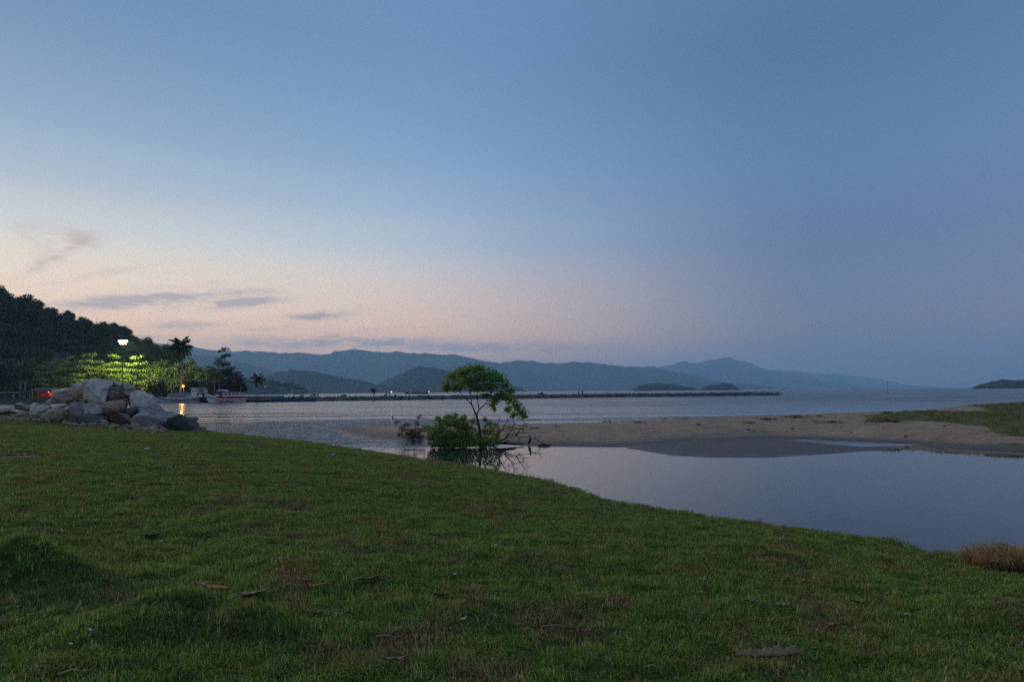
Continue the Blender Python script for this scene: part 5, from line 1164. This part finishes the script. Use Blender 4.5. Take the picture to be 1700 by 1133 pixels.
for px, py, lpx, turn, lab in STICKS:
    p = lawn_pt(px, py); L = lpx * p.y / FPX; c, s_ = math.cos(R(turn)), math.sin(R(turn)); m = MB()
    m.tube([(-L / 2 * c, -L / 2 * s_ * 3, .0), (-L * .1 * c, L * .03, .012), (L * .2 * c, L * .1 * s_, .006), (L / 2 * c, L / 2 * s_ * 3, .0)], [.006, .0075, .006, .004], 6); tag(m.build('stick', LM['grey'] if 'dark' not in lab else dead_wood, None, True, loc=(p.x, p.y, p.z + .015)), lab, 'stick', 'sticks on the lawn')
shell = pmat('bleached_shell', (.62, .58, .52), (.50, .46, .40), scale=30); shell2 = pmat('pink_shell', (.55, .36, .30), (.45, .30, .25), scale=30)
SH = [(68, 904, 9, 'white shell fragment on the far left lawn, the largest white fleck'), (63, 925, 8, 'white fragment below the largest white fleck on the left'), (769, 1029, 9, 'white fragment in the near centre of the lawn'), (821, 1023, 5, 'tiny white fragment right of the near-centre fragment'), (823, 907, 6, 'small pale fragment by the worn patch in mid lawn'),
      (920, 868, 6, 'white fragment near the pond bank'), (587, 887, 7, 'white fragment on the mid left lawn left of the worn patch'), (1505, 1022, 9, 'pinkish fragment on the right lawn'), (243, 747, 9, 'white fleck on the far lawn below the boulders'), (309, 746, 5, 'tiny white fleck right of the one below the boulders'), (554, 757, 6, 'white fleck near the creek bank'), (267, 900, 6, 'pale fleck on the left lawn beyond the mounds'), (150, 1048, 8, 'pale chip on the near slope left of the mounds'), (118, 1071, 6, 'small pale chip at the lower left')]
for i, (px, py, lpx, lab) in enumerate(SH):
    p = lawn_pt(px, py); L = lpx * p.y / FPX * 1.15; me = rock_mesh(50 + i, (L, L * .8, L * .5), 12, .05, 1, .3); o = link('shell_fragment', me, shell2 if 'pink' in lab else shell, loc=(p.x, p.y, p.z + L * .15)); tag(o, lab, 'shell', 'pale fragments on the lawn')
# dark bark scraps and the dried palm frond piece
for px, py, wpx, lab in ((754, 1049, 44, 'heap of dark bark scraps in the near centre of the lawn'), (720, 893, 60, 'thin dark worn litter patch in mid lawn')):
    p = lawn_pt(px, py); rg = np.random.default_rng(int(px)); m = MB()
    for k in range(14):
        L = wpx * p.y / FPX; x, y = rg.normal() * L * .25, rg.normal() * L * .14; a = rg.random() * 3; l_ = L * (.06 + .12 * rg.random()); z = lz(p.x + x, p.y + y) - p.z + .03
        m.tube([(x, y, z), (x + math.cos(a) * l_, y + math.sin(a) * l_ * .6, z + .012)], [.008, .004], 5)
    tag(m.build('bark_scraps', dead_wood, loc=tuple(p)), lab, 'bark')
p = lawn_pt(1278, 1092); s = p.y / FPX; L = 116 * s; root = empty('dried_frond', (p.x, p.y, p.z + .01), R(3))
m = MB(); m.tube([(-L * .5, 0, .012), (-L * .2, -.01, .0), (L * .2, -.01, .002), (L * .5, .01, .02)], [.004, .008, .008, .004], 6); m.build('midrib', LM['brown'], root, True)
rg = np.random.default_rng(4); m = MB(); nc = 30; vs = []
for i in range(nc):                      # torn papery sheet along the rib
    t = i / (nc - 1); x = L * (t - .5) * .96; dep = L * .10 * math.sin(math.pi * (.06 + .9 * t)) ** .5 * (.75 + .5 * rg.random()); ht = .018 + .034 * rg.random()
    vs += [(x, 0, .008), (x + rg.normal() * .003, dep * .45, ht), (x + rg.normal() * .006, dep * .75, ht * 1.15 + .006 * rg.normal()), (x + rg.normal() * .008, dep, ht * (.4 + .7 * rg.random()))]
m.add(vs, [(i * 4 + k, i * 4 + 4 + k, i * 4 + 5 + k, i * 4 + 1 + k) for i in range(nc - 1) for k in range(3) if not (k >= 1 and i in (3, 8, 9, 14, 20, 21, 26)) and not (k == 2 and rg.random() < .3)]); m.build('torn_sheet', pmat('dry_palm', (.36, .225, .115), (.22, .13, .065), scale=30, stretch=(3, 1, 1)), root)
for k in range(6):
    x = L * (-.34 + .13 * k + .03 * rg.normal()); ll = L * (.07 + .06 * rg.random()); dx = ll * rg.normal() * .8; w_ = L * .016; m = MB()
    m.add([(x - w_, L * .10, .045), (x + w_, L * .10, .045), (x + w_ + dx * .5, L * .10 + ll * .5, .075), (x + dx, L * .10 + ll, .05 + .03 * rg.random()), (x - w_ + dx * .5, L * .10 + ll * .5, .070)], [(0, 1, 2, 3, 4)]); m.build('leaflet', LM['brown'] if k % 2 else LM['pale'], root)
tag(root, 'dried pale piece of palm frond with ragged leaflets in the right foreground', 'palm frond')
